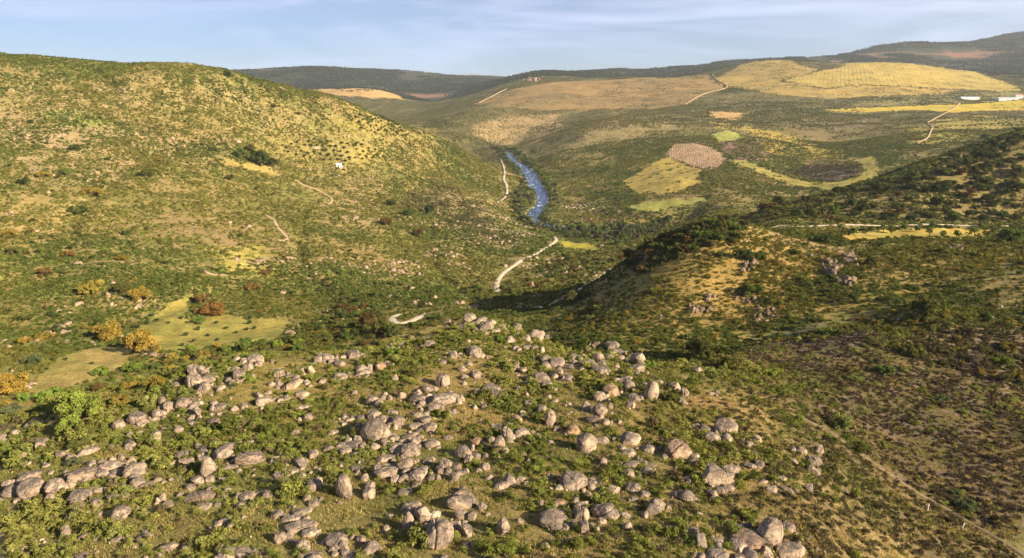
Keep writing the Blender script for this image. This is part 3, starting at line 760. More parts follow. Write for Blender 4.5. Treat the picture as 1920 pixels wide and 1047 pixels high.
# ------------------------------------------------------------------ boulders, as surveyed: (x, y, width, height, shape, lean) per map sheet
SHEETS = {
 'A': (0, 740, 5.233, [(340,300,150,90,'b'),(165,385,100,90,'b'),(410,485,110,75,'r'),(205,600,110,110,'r'),(120,665,110,90,'b'),(235,690,75,60,'b'),(1345,235,170,110,'r'),(1165,310,105,90,'r'),(1540,195,110,80,'r'),(1370,395,100,70,'r'),(1290,465,110,60,'r'),(1265,510,110,80,'b'),(1520,415,110,90,'r'),(860,560,180,90,'s',30),(1100,710,230,110,'s',35),(1130,790,130,70,'s',20),(1325,765,170,150,'r'),(1390,705,90,90,'r'),(1355,870,130,110,'r'),(1465,890,150,80,'s',25),(1135,845,110,60,'r'),(985,940,150,80,'s',5),(830,790,210,150,'s',50,'d'),(700,860,90,130,'e'),(555,915,160,150,'r'),(320,930,230,170,'r'),(290,810,190,130,'s',30),(125,950,110,190,'s',55),(780,1010,200,120,'b'),(1140,1015,170,90,'r'),(600,590,90,60,'r'),(35,430,80,90,'r'),(1545,840,70,50,'r'),(1310,640,80,60,'b')]),
 'K': (0, 860, 5.6, [(1010,470,110,90,'r'),(1280,580,200,150,'r'),(810,590,130,120,'b'),(715,620,70,70,'r'),(690,780,90,140,'e'),(880,830,140,100,'s',35,'p'),(1205,860,110,50,'s',35),(790,500,120,60,'r'),(870,1025,130,60,'r'),(525,420,90,100,'b'),(1520,830,130,80,'s',40),(1660,450,60,80,'r')]),
 'B': (300, 640, 5.233, [(865,145,110,70,'s',20),(940,190,140,100,'r'),(820,200,80,60,'r'),(860,265,90,80,'r'),(740,275,90,55,'r'),(780,350,130,120,'r'),(755,180,60,60,'r'),(330,295,110,110,'b'),(410,295,110,90,'r'),(485,285,60,60,'r'),(340,400,160,130,'r'),(465,375,150,80,'r'),(435,470,115,110,'b'),(410,235,60,40,'r'),(230,615,150,110,'r'),(345,635,140,90,'s',35),(365,700,90,90,'b'),(510,665,55,60,'r'),(605,645,140,90,'s',15),(530,605,70,45,'r'),(310,750,80,50,'b'),(185,870,100,70,'r'),(535,790,120,70,'r',0,'d'),(330,805,100,60,'b'),(45,750,60,50,'r'),(710,420,70,70,'b'),(670,390,60,60,'b'),(595,470,80,60,'b'),(825,640,70,60,'r'),(730,660,80,60,'b'),(1030,580,150,80,'s',35),(980,610,70,80,'r'),(1285,440,170,120,'s',45,'p'),(1335,370,70,60,'b'),(1440,760,90,90,'b'),(1370,780,40,60,'b'),(1480,290,80,90,'b'),(1385,300,60,60,'b'),(1165,330,100,80,'b'),(1395,650,110,70,'s',15),(1550,195,70,80,'r'),(760,845,90,40,'s',10),(1325,895,80,45,'s'),(680,1030,90,50,'r'),(50,880,80,60,'b'),(1440,400,70,50,'b'),(1240,560,70,50,'r'),(90,640,100,90,'r'),(20,600,80,100,'r'),(20,710,80,60,'r')]),
 'C': (600, 640, 5.233, [(50,175,150,100,'p'),(330,140,130,80,'r'),(400,150,90,50,'r'),(480,195,100,50,'s',10),(180,355,160,90,'p'),(195,225,110,70,'b'),(425,315,160,90,'s',25),(490,260,60,70,'b'),(595,255,100,85,'r',0,'o'),(660,225,60,60,'r'),(735,365,65,75,'p'),(690,85,100,60,'b'),(790,45,90,50,'b'),(710,35,80,30,'s'),(605,160,70,40,'r'),(1515,115,140,120,'r'),(1310,145,80,70,'b'),(1220,205,110,50,'r'),(1390,275,80,60,'b'),(1465,225,60,40,'r'),(1200,405,120,130,'b'),(1055,480,120,80,'r'),(965,520,110,45,'s',15),(960,575,150,80,'r',0,'d'),(1200,590,310,160,'s',18),(1110,665,90,80,'r'),(800,535,85,70,'p'),(515,595,110,85,'r'),(565,620,90,90,'b'),(685,560,50,50,'b'),(640,520,50,40,'b'),(335,510,60,50,'b'),(530,740,110,90,'r'),(410,755,90,60,'b'),(290,775,95,60,'s',20),(255,740,80,50,'r'),(545,890,290,220,'r'),(760,795,130,110,'r'),(380,850,90,90,'r'),(650,780,130,70,'s'),(980,725,130,60,'s',10),(1040,775,120,80,'b'),(940,840,110,100,'s',40),(1070,855,130,90,'r'),(890,935,130,90,'s',40),(1095,1010,140,90,'r'),(135,900,90,70,'s',25),(270,940,40,50,'r'),(330,1020,200,80,'r'),(1255,945,95,50,'r'),(910,1035,130,40,'r'),(760,1030,130,50,'r'),(1530,340,80,70,'b'),(1420,360,80,60,'b'),(1415,415,55,50,'r'),(1550,500,80,60,'b'),(1545,1000,110,100,'r',0,'o'),(20,400,70,50,'r')]),
 'D': (760, 570, 5.233, [(635,165,120,115,'r'),(710,190,150,100,'s',45),(850,200,80,80,'r'),(790,240,140,110,'b'),(690,275,50,65,'r'),(570,240,100,55,'r'),(860,275,60,40,'r'),(940,225,80,50,'r'),(1100,240,80,80,'b'),(905,265,50,50,'r'),(985,260,40,40,'r'),(1030,355,90,75,'p'),(1100,310,80,60,'r'),(1185,350,90,75,'r'),(1330,310,80,90,'p'),(1285,330,70,70,'b'),(1245,325,40,50,'b'),(1385,345,60,60,'b'),(190,350,130,60,'s',20),(240,405,100,70,'r'),(750,510,70,45,'r'),(475,350,70,35,'s'),(620,365,50,30,'r'),(1080,445,60,60,'b'),(1115,460,50,55,'r'),(1190,430,100,50,'r'),(1275,450,70,70,'b'),(1340,470,60,75,'b'),(1375,550,115,80,'r'),(1490,590,140,100,'r'),(1070,620,110,100,'p'),(1155,655,90,65,'r'),(1200,550,80,40,'r'),(1330,735,180,110,'r'),(1390,800,110,60,'b'),(1000,740,85,70,'p'),(840,835,160,75,'r'),(880,890,150,90,'r',0,'d'),(690,695,100,60,'b'),(770,1015,70,60,'r'),(1025,990,60,60,'r'),(1475,840,40,40,'r'),(1500,680,90,60,'b'),(1550,740,50,60,'b'),(1210,980,90,60,'b'),(1470,950,70,50,'b')]),
 'E': (1040, 620, 5.233, [(570,165,130,85,'r'),(660,220,105,55,'r'),(580,215,100,60,'r'),(620,290,130,85,'s',30),(770,260,110,50,'s'),(735,305,100,60,'b'),(820,300,90,100,'b'),(810,380,130,80,'b'),(550,270,80,60,'r'),(610,360,50,55,'r'),(430,270,100,90,'r'),(475,325,85,60,'r'),(340,335,160,85,'r'),(465,395,170,90,'b'),(200,265,140,70,'b'),(270,270,80,70,'b'),(195,315,70,50,'r'),(160,360,150,60,'r'),(265,375,60,40,'r'),(50,400,70,60,'b'),(125,470,100,60,'r'),(690,490,145,110,'s',35),(710,560,55,55,'r'),(550,595,150,120,'r',0,'o'),(440,660,110,95,'r'),(410,600,30,50,'p'),(310,750,90,90,'p'),(440,790,150,120,'r'),(545,750,50,70,'b'),(770,665,140,90,'r'),(850,675,50,50,'r'),(950,600,130,175,'e'),(745,735,90,60,'r'),(1175,560,110,100,'r'),(1270,620,80,90,'r'),(1250,700,90,70,'b'),(1030,505,70,40,'r'),(1395,405,120,95,'r'),(1170,350,65,45,'r'),(1535,620,80,40,'r'),(500,910,80,70,'r'),(370,880,130,80,'b',0,'d'),(170,985,150,110,'p',0,'o'),(20,970,50,50,'b'),(1455,970,120,70,'r',0,'d')]),
 'G': (900, 740, 5.233, [(690,240,105,145,'e'),(610,160,100,90,'r',0,'d'),(360,245,105,75,'r',0,'o'),(305,285,90,50,'r',0,'o'),(265,400,110,130,'r'),(410,380,120,120,'s',55),(185,505,115,160,'e'),(240,560,85,90,'r'),(110,455,80,80,'r',0,'d'),(170,315,120,50,'r'),(570,410,65,50,'b'),(745,340,70,55,'r'),(690,480,80,60,'p'),(1050,490,190,190,'r'),(1475,440,200,125,'r'),(1455,580,120,75,'b'),(1485,695,160,70,'s',20),(1465,780,90,90,'r'),(1210,670,80,80,'r'),(480,655,60,50,'p'),(425,585,60,40,'r'),(460,485,40,35,'r'),(700,590,50,40,'b'),(60,610,60,60,'b'),(45,715,100,90,'p'),(95,815,85,60,'b'),(405,830,100,50,'s',20),(215,895,170,90,'s',30),(240,980,90,70,'r'),(915,870,250,170,'b'),(1115,910,110,80,'b'),(1305,940,120,90,'b'),(1200,975,85,50,'r'),(1500,925,130,90,'b'),(1500,1030,90,50,'p')]),
 'H': (900, 860, 5.6, [(20,510,90,90,'p'),(80,585,60,45,'r'),(240,720,140,170,'e'),(840,470,150,70,'r',0,'o'),(1005,440,70,60,'r',0,'o'),(770,640,300,190,'r'),(800,725,120,90,'b'),(1065,510,150,110,'b'),(1065,610,150,140,'b'),(1095,735,110,120,'b'),(1000,710,80,120,'b'),(1310,570,220,250,'s',-40),(1230,755,60,60,'r'),(1195,700,50,40,'r'),(1550,725,100,100,'p'),(900,855,70,40,'b'),(1530,610,120,60,'s',-35),(1210,390,80,40,'r'),(1500,425,70,40,'r'),(1605,425,100,60,'p'),(40,1030,90,50,'r')]),
 'F': (300, 820, 4.613, [(225,150,160,90,'s',20),(240,210,140,60,'s',10),(375,110,60,45,'r'),(385,140,85,55,'r'),(565,150,140,190,'s',55),(420,270,130,190,'p'),(330,380,110,80,'b'),(435,370,70,60,'r'),(600,270,130,85,'s',25),(590,345,80,35,'r'),(680,300,50,40,'r'),(700,110,130,70,'s',30),(790,190,200,170,'s',45,'d'),(1115,320,140,80,'s',35),(1215,335,85,60,'r'),(1220,220,140,80,'b'),(1330,160,80,70,'b'),(350,520,220,70,'s',25,'d'),(380,600,110,60,'b'),(750,520,120,80,'b'),(700,600,70,60,'r'),(530,740,110,90,'s',40),(615,770,60,50,'r'),(930,500,70,60,'r'),(1225,780,250,110,'s',20),(1290,835,120,80,'b'),(1150,710,180,50,'s',10),(1245,640,140,60,'s',15),(1330,580,90,60,'r'),(1040,880,100,90,'b'),(1240,950,120,110,'r'),(1310,1025,150,60,'r'),(700,1000,170,90,'b'),(790,1030,90,50,'r'),(1340,430,120,90,'b'),(1370,380,60,60,'r'),(1270,530,60,50,'r'),(1010,680,100,80,'b'),(20,540,60,90,'r'),(70,960,100,110,'s',50),(545,960,110,70,'s',35),(360,900,60,50,'b'),(1150,900,90,30,'s')]),
 'I': (600, 820, 4.613, [(665,110,125,80,'r'),(785,120,150,110,'r'),(570,190,170,85,'s',15),(495,300,70,90,'r'),(580,315,160,150,'s',45),(725,260,110,130,'s',60),(655,370,85,60,'r'),(750,365,110,110,'s',45),(850,340,110,150,'s',60),(735,480,110,60,'r'),(205,430,125,190,'e'),(430,430,80,60,'b'),(420,495,100,100,'b'),(1240,140,145,120,'r'),(1285,210,75,85,'r'),(1080,255,120,100,'b'),(1040,290,70,60,'b'),(930,215,80,50,'b'),(1165,350,80,80,'b'),(1180,265,90,80,'b',0,'d'),(1260,300,60,50,'r'),(780,595,165,80,'s',15),(890,675,135,150,'b'),(790,660,90,100,'b'),(765,740,100,180,'e'),(1235,565,250,190,'s',35),(1215,675,100,90,'b'),(1300,690,90,80,'b'),(1035,870,230,230,'b'),(1160,770,110,80,'b'),(1265,810,130,100,'b'),(910,820,110,100,'b'),(1270,940,70,50,'r'),(455,955,150,110,'p'),(360,885,75,60,'r'),(205,950,85,85,'b'),(150,900,180,120,'r'),(570,790,65,45,'b'),(310,270,100,40,'r'),(310,155,100,50,'r'),(1375,300,50,50,'r'),(260,1035,140,40,'r')]),
 'J': (1200, 780, 3.922, [(630,100,150,125,'r'),(525,165,115,80,'r'),(275,255,175,130,'r',0,'p'),(65,250,100,65,'r'),(855,175,75,60,'p'),(800,210,60,40,'r'),(470,105,90,60,'r',0,'d'),(1125,260,40,55,'p'),(1185,260,70,60,'r'),(1130,340,70,45,'b'),(1275,345,100,80,'b'),(1265,405,90,70,'b'),(555,460,220,180,'b'),(660,420,130,110,'b'),(650,535,90,50,'b'),(590,555,80,50,'b'),(530,580,80,70,'b'),(880,365,65,60,'r'),(810,370,90,50,'b'),(340,590,110,85,'p'),(125,660,115,110,'s',-30),(55,410,100,70,'p'),(80,360,80,30,'s'),(35,580,80,50,'r'),(410,470,55,35,'r'),(380,840,100,55,'p'),(575,925,80,45,'b'),(790,910,230,130,'r',0,'p'),(715,965,115,75,'b'),(565,1020,170,90,'r'),(955,860,165,185,'e'),(1080,820,105,60,'r'),(1110,985,240,110,'s'),(965,540,80,50,'b'),(1035,460,80,40,'s',-20),(900,485,70,30,'s'),(1080,545,90,40,'s',-30),(1320,250,60,60,'b'),(930,1030,80,40,'r'),(1335,465,40,25,'r'),(1240,530,60,60,'b')]),
}
BOULDERS = []
for key, (ox, oy, sc, rows) in SHEETS.items():
    for row in rows:
        x, y, w, h, kd = row[:5]; lean = row[5] if len(row) > 5 else 0; tone = row[6] if len(row) > 6 else ''
        BOULDERS.append([ox + x / sc, oy + y / sc, w / sc, h / sc, kd, lean, tone])
for k_, b_ in enumerate(BOULDERS):
    if b_[4] == 'r' and not b_[6] and b_[2] * b_[3] < 480 and (k_ * 7919) % 100 < 45: b_[4] = 'b'
BOULDERS.sort(key=lambda b: -b[2] * b[3])
ROCK_SETS = {'r': 6, 'b': 6, 'e': 3, 's': 5, 'p': 4}
ROCK_MESH = {}
for kd, cnt in ROCK_SETS.items():
    for q in range(cnt):
        ROCK_MESH[kd, q] = rock_mesh('boulder', kd, 101 + 13 * q + ord(kd), 4)
        ROCK_MESH[kd, q].materials.append(M_ROCK)
TONES = {'': (1, 1, 1), 'o': (1.12, .93, .74), 'd': (.68, .66, .66), 'p': (1.04, .92, .87)}
LANDMARKS = [  # (u, v, full label, short name)
 (1443,999,'tall smooth egg shaped boulder balanced on a flat slab near bottom edge','the egg shaped boulder'),
 (1101,834,'large ball shaped boulder narrowing to a pale orange foot','the ball shaped boulder'),
 (1182,824,'wide loaf shaped boulder just right of the ball shaped boulder','the loaf shaped boulder'),
 (1270,845,'big pinkish dome shaped boulder throwing a round shadow on shrubs','the pinkish dome'),
 (1361,805,'large rounded cracked boulder perched above a smaller round one','the perched cracked boulder'),
 (1342,897,'broad fractured grey boulder with a split fallen corner','the broad fractured boulder'),
 (829,753,'long whale backed boulder lying across the middle of the knoll','the whale backed boulder'),
 (704,810,'biggest rounded brown boulder with a leafy shrub at its right foot','the biggest brown boulder'),
 (644,913,'upright oval boulder standing alone among green shrubs','the upright oval boulder'),
 (793,966,'squat square shouldered boulder beside a shaded standing stone','the squat square boulder'),
 (868,942,'large tilted dome shaped boulder above a cracked pile','the tilted dome'),
 (824,1009,'massive cracked boulder low in a pile near the bottom edge','the massive cracked boulder'),
 (943,989,'lone leaning oval boulder with shadow on the grass left of it','the lone leaning oval'),
 (1134,962,'huge smooth boulder sloping down to the right','the huge sloping boulder'),
 (1037,974,'wide low boulder with a split top and broken front','the wide split boulder'),
 (1075,906,'big jagged layered boulder with open cracks','the jagged layered boulder'),
 (1032,786,'upright potato shaped boulder in front of a dark round one','the potato shaped boulder'),
 (1221,735,'tall standing boulder with a round bush at its right side','the tall standing boulder'),
 (1145,734,'rounded tan boulder almost cube shaped above a small pinnacle','the tan cube shaped boulder'),
 (1014,710,'wide boulder with overhanging flat top on the upper knoll','the overhanging boulder'),
 (889,662,'smooth domed boulder on the upper knoll with a pale rock touching it','the upper domed boulder'),
 (881,601,'round boulder left of a dark cleft on the far crest pile','the cleft crest boulder'),
 (449,707,'round boulder at the foot of the left crest pile','the round pile foot boulder'),
 (383,730,'blocky boulder at the bottom of the leaning left pile','the blocky pile foot boulder'),
 (253,886,'round pale boulder on top of a short stack near the left side','the round stack top boulder'),
 (61,918,'large pale boulder with a dark crack near the left edge','the large left edge boulder'),
 (422,852,'tall leaning slab standing above a grassy strip','the tall leaning slab'),
 (566,989,'long pale wedge shaped boulder near the bottom','the long pale wedge'),
 (1129,695,'flat cracked boulder at the front of the big upper pile','the flat cracked boulder'),
 (1149,651,'grey rounded boulder topping the big upper pile at its far side','the pile top boulder'),
 (229,964,'rounded boulder half dark and half pale beside dark shrubs','the half dark boulder'),
 (610,673,'pointed boulder on the upper left part of the knoll','the pointed upper boulder'),
 (699,1027,'pointed boulder at the bottom left of centre among shrubs','the pointed bottom boulder'),
 (471,861,'big dark slab leaning on the slope above the grassy strip','the big dark slab'),
 (545,724,'long pinkish slab leaning up to the right on the upper left knoll','the pinkish leaning slab'),
]
ORD = ['nearest', 'second', 'third', 'fourth', 'fifth', 'sixth', 'seventh', 'eighth', 'ninth', 'tenth', 'eleventh', 'twelfth', 'thirteenth', 'fourteenth', 'fifteenth', 'sixteenth']
def relational(items, marks, noun):
    """items: list of (u, v, adjective); returns a label for each that names its place among its neighbours"""
    out = [None] * len(items); slots = {}
    for i, (u, v, adj) in enumerate(items):
        best = min(range(len(marks)), key=lambda k: (marks[k][0] - u) ** 2 + ((marks[k][1] - v) * 1.3) ** 2)
        mu, mv = marks[best][:2]; du, dv = u - mu, (v - mv) * 1.3
        side = ('right of' if du > 0 else 'left of') if abs(du) > abs(dv) else ('in front of' if dv > 0 else 'behind')
        slots.setdefault((best, side), []).append((math.hypot(du, dv), i, adj))
    for (best, side), lst in slots.items():
        lst.sort()
        for k, (d, i, adj) in enumerate(lst):
            if len(lst) == 1: out[i] = f'{adj} {noun}, only one {side} {marks[best][3]}'
            else: out[i] = f'{adj} {noun}, {ORD[min(k, 15)]} one {side} {marks[best][3]}' if k < 15 else f'{adj} {noun}, far out {side} {marks[best][3]}'
    return out
SHAPE_WORD = {'r': 'rounded', 'b': 'blocky', 'e': 'upright', 's': 'slab like', 'p': 'pointed'}
TONE_WORD = {'': '', 'o': 'orange ', 'd': 'dark ', 'p': 'pinkish '}
N_BIG = 300
big_b = BOULDERS[:N_BIG]; small_b = BOULDERS[N_BIG:]
b_labels = {}
for (u, v, full, short) in LANDMARKS:
    i = min((j for j in range(len(big_b)) if j not in b_labels), key=lambda j: (big_b[j][0] - u) ** 2 + (big_b[j][1] - v) ** 2 - .02 * big_b[j][2] * big_b[j][3])
    b_labels[i] = full
rest = [i for i in range(len(big_b)) if i not in b_labels]
def size_word(b): a = b[2] * b[3]; return 'large' if a > 900 else 'medium' if a > 420 else 'small'
for i, lab in zip(rest, relational([(big_b[i][0], big_b[i][1], size_word(big_b[i]) + ' ' + TONE_WORD[big_b[i][6]] + SHAPE_WORD[big_b[i][4]]) for i in rest], LANDMARKS, 'boulder')):
    b_labels[i] = lab
rocks_xy = []
def boulder_pose(b, r):
    u, v, w, h, kd, lean, tone = b
    P = locate([u], [v + h * .25])[0]; m = px_scale(P)[0]
    dep = math.atan2(CAM_Z - P[2], math.hypot(P[0], P[1]))
    ws, hs = w * m / 2 * 1.12, h * m / 2 * 1.12
    yaw = r.uniform(-.5, .5); tilt = 0.0
    if kd == 's' and lean:
        la = math.radians(lean); Lh = ws / max(math.cos(la), .62) * .97; th = max(hs * .74, Lh * .42)
        ax = (Lh, max(th * 1.1, Lh * .5), th * .95)
        yaw = math.atan(math.tan(la * .65) / math.sin(dep)) * .75; tilt = -la * .35
        sink = .3
    else:
        a = ws; d_ = ws * (.85 if kd != 's' else .6)
        c = math.sqrt(max(hs ** 2 - (d_ * math.sin(dep)) ** 2, (hs * .45) ** 2)) / math.cos(dep)
        c = min(c, ws * 1.7); c *= 1.12
        ax = (a, d_, c); sink = .42 if kd != 'e' else .62
    lift = ax[2] * sink
    C = locate([u], [v], lift=lift)[0]
    rot = Euler((r.uniform(-.12, .12), tilt + r.uniform(-.08, .08), yaw + (math.pi if (kd == 's' and r.random() < .4) else 0)), 'XYZ')
    return C, ax, rot
rb = np.random.default_rng(31)
for i, b in enumerate(big_b):
    C, ax, rot = boulder_pose(b, rb)
    me = ROCK_MESH[b[4], int(rb.integers(ROCK_SETS[b[4]]))]
    o = bpy.data.objects.new('boulder', me); COL.objects.link(o)
    o.location = C; o.scale = ax; o.rotation_euler = rot
    t = np.array(TONES[b[6]]) * rb.uniform(.86, 1.14); o.color = (*t, 1)
    tag(o, b_labels[i], 'boulder', 'granite boulders strewn over the knoll')
    rocks_xy.append((C[0], C[1], max(ax[0], ax[1])))
small_pose = [boulder_pose(b, rb) + (b[4],) for b in small_b]
rocks_xy += [(p[0][0], p[0][1], max(p[1][:2])) for p in small_pose]
ROCKS_XY = np.array(rocks_xy)

# craggy outcrops on the far side of the gully and in the distance
def outcrop(u, v, spread_u, spread_v, count, size_px, label, seed, rmin=0, tone=(.74, .69, .64)):
    r = np.random.default_rng(seed)
    base = locate([u], [v], rmin=rmin)[0]; m = px_scale(base)[0]
    root = empty('rock_outcrop', base)
    tag(root, label, 'rock outcrop', 'craggy outcrops on the slopes')
    for k in range(count):
        du, dv = np.clip(r.normal(0, .5, 2), -1.1, 1.1)
        q = locate([u + du * spread_u], [v + dv * spread_v], rmin=rmin)[0]
        if np.linalg.norm(q[:2] - base[:2]) > 6 * spread_u * m: continue
        kd = 'bpbs'[int(r.integers(4))]
        o = bpy.data.objects.new('rock', ROCK_MESH[kd, int(r.integers(ROCK_SETS[kd]))]); COL.objects.link(o); o.parent = root
        s = size_px * m * r.uniform(.45, 1.2) * .5
        o.location = Vector(q) - Vector(base) + Vector((0, 0, s * .35))
        o.scale = (s * r.uniform(.7, 1.2), s * r.uniform(.7, 1.1), s * r.uniform(.7, 1.7))
        o.rotation_euler = (r.uniform(-.5, .5), r.uniform(-.5, .5), r.uniform(0, 6.28)); o.color = (*(np.array(tone) * r.uniform(.8, 1.15)), 1)
for k, a in enumerate([
 (1596,486,15,16,22,14,'grey craggy outcrop beside a round bush on the right hill'),
 (1552,505,20,12,18,13,'broken pinkish outcrop left of the main crag on right hill'),
 (1588,530,18,10,14,11,'low scattered outcrop below the main crag on right hill'),
 (1402,500,18,12,15,10,'pale rocks high on the face of the right hill'),
 (1305,582,24,10,20,11,'jagged rocks low on the left flank of right hill'),
 (1430,590,22,14,16,10,'small rock teeth above the shadowed gully'),
 (1335,560,20,12,12,9,'scattered pale rocks on the flank above the gully'),
 (1790,462,28,8,14,9,'flat grey rocks near the plateau edge at right'),
 (1400,560,26,12,12,9,'thin rock scatter halfway down the right hill face'),
 (848,612,10,14,14,10,'shaded rock knot left of the far crest boulders'),
 (1110,655,10,10,9,12,'dark rocky cleft behind the big upper boulder pile'),
 (1165,665,40,8,10,8,'low rocks along the gully edge behind the upper pile'),
 ]): outcrop(*a, seed=300 + k)
outcrop(996,152,13,8,46,6,'pale cliff crag on the far dark ridge', 341, rmin=3000, tone=(.95, .88, .82))
# ------------------------------------------------------------------ trees and large bushes
rt = np.random.default_rng(55)
def crown_lobes(r, n, squash=.75, low=.25, spread=.62, lob=(.26, .42)):
    L = []
    for k in range(n):
        a = r.uniform(0, 6.283); q = math.sqrt(r.uniform(0, 1)) * spread; zt = r.uniform(-1, 1)
        z = low + (1 - low) * .5 + zt * (1 - low) * .36 * math.sqrt(max(1 - (q / spread) ** 2 * .7, .05))
        rad = r.uniform(*lob)
        L.append(((math.cos(a) * q, math.sin(a) * q, z * squash * 1.25), (rad, rad, rad * .78), 1.0))
    return L
def tube(P, rad, sides=6):
    P = np.array(P, float); V = []; F = []
    for k in range(len(P)):
        d = P[min(k + 1, len(P) - 1)] - P[max(k - 1, 0)]; d /= np.linalg.norm(d) + 1e-9
        a = np.cross(d, (0.3, 1, 0.1)); a /= np.linalg.norm(a); b = np.cross(d, a)
        for s in range(sides):
            t = 2 * math.pi * s / sides; V.append(P[k] + (a * math.cos(t) + b * math.sin(t)) * rad[k])
    for k in range(len(P) - 1):
        for s in range(sides):
            F.append((k*sides+s, k*sides+(s+1) % sides, (k+1)*sides+(s+1) % sides, (k+1)*sides+s))
    return np.array(V), np.array(F)
def trunk_mesh(name, r, h=.45, rad=.055, limbs=5, reach=.5):
    Vs, Fs, off = [], [], 0
    lean = r.normal(0, .05, 2)
    V, F = tube([(0, 0, -.12), (lean[0] * .3, lean[1] * .3, h * .4), (lean[0], lean[1], h)], [rad * 1.35, rad, rad * .75]); Vs.append(V); Fs.append(F); off += len(V)
    for k in range(limbs):
        a = k * 6.283 / limbs + r.uniform(-.4, .4); q = reach * r.uniform(.6, 1); z = h + r.uniform(.15, .4)
        V, F = tube([(lean[0] * .8, lean[1] * .8, h * .75), (math.cos(a) * q * .5, math.sin(a) * q * .5, h + .1), (math.cos(a) * q, math.sin(a) * q, z)], [rad * .7, rad * .42, rad * .15], 5)
        Vs.append(V); Fs.append(F + off); off += len(V)
    return fast_mesh(name, np.vstack(Vs), np.vstack(Fs))
# unit trees: crown radius about 1, standing on z = 0
CROWNS, TRUNKS = {}, {}
for q in range(4):      # holm oak: many clumps, uneven outline
    CROWNS['oak', q] = foliage('crown', crown_lobes(rt, 26, .95, .02, .76, (.18, .36)), 190, .085, rt)
    TRUNKS['oak', q] = trunk_mesh('trunk', rt, .5, .07, 6, .55)
for q in range(3):      # spreading bush, foliage to the ground
    CROWNS['bush', q] = foliage('crown', crown_lobes(rt, 19, .72, -.05, .76, (.18, .34)), 160, .082, rt)
    TRUNKS['bush', q] = trunk_mesh('trunk', rt, .2, .05, 6, .5)
for q in range(3):      # olive: small, round, close
    CROWNS['olive', q] = foliage('crown', crown_lobes(rt, 9, .85, .15, .55, (.30, .45)), 42, .20, rt)
    TRUNKS['olive', q] = trunk_mesh('trunk', rt, .35, .08, 4, .4)
for q in range(3):      # riverside willow or poplar: taller, looser
    CROWNS['willow', q] = foliage('crown', crown_lobes(rt, 14, 1.35, .2, .6, (.25, .42)), 55, .17, rt)
    TRUNKS['willow', q] = trunk_mesh('trunk', rt, .7, .06, 5, .45)
for q in range(2):      # thin open little tree with visible trunk
    CROWNS['sparse', q] = foliage('crown', crown_lobes(rt, 9, 1.15, .42, .6, (.16, .28)), 34, .15, rt)
    TRUNKS['sparse', q] = trunk_mesh('trunk', rt, .75, .05, 6, .6)
for q in range(2):      # bare winter bush
    CROWNS['bare', q] = foliage('crown', crown_lobes(rt, 14, .8, .05, .7, (.25, .4)), 60, .07, rt, flat=.05, shell=.6)
    TRUNKS['bare', q] = trunk_mesh('trunk', rt, .25, .04, 8, .7)
for m_ in CROWNS.values(): m_.materials.append(M_LEAF)
for m_ in TRUNKS.values(): m_.materials.append(M_BARK)
KINDN = {'oak': 4, 'bush': 3, 'olive': 3, 'willow': 3, 'sparse': 2, 'bare': 2}
NAME = {'oak': 'oak_tree', 'bush': 'bush', 'olive': 'olive_tree', 'willow': 'willow_tree', 'sparse': 'young_tree', 'bare': 'bare_bush'}
CATN = {'oak': 'tree', 'bush': 'bush', 'olive': 'tree', 'willow': 'tree', 'sparse': 'tree', 'bare': 'bush'}
TREE_XY = []
def plant_tree(kind, base, radius, colour, label, group, hscale=1.0):
    q = int(rt.integers(KINDN[kind]))
    root = empty(NAME[kind], base, rt.uniform(0, 6.283))
    tag(root, label, CATN[kind], group)
    if kind == 'oak': hscale *= 1.12
    s = (radius, radius * rt.uniform(.85, 1.1), radius * rt.uniform(.85, 1.15) * hscale)
    root.scale = s
    c = bpy.data.objects.new('crown', CROWNS[kind, q]); COL.objects.link(c); c.parent = root
    j = rt.uniform(.82, 1.18); c.color = (colour[0] * j * rt.uniform(.93, 1.07), colour[1] * j, colour[2] * j, 1)
    t = bpy.data.objects.new('trunk', TRUNKS[kind, q]); COL.objects.link(t); t.parent = root
    TREE_XY.append((base[0], base[1], radius))
    return root
COLR = {'yellow': (.22, .17, .035), 'gold': (.225, .16, .032), 'orange': (.18, .105, .03), 'brown': (.13, .085, .03), 'green': (.095, .13, .028), 'bright green': (.15, .20, .035),
        'lime': (.19, .22, .045), 'dark green': (.062, .078, .022), 'grey green': (.105, .12, .055), 'olive green': (.10, .105, .03), 'pale green': (.19, .20, .06), 'grey': (.12, .10, .075)}
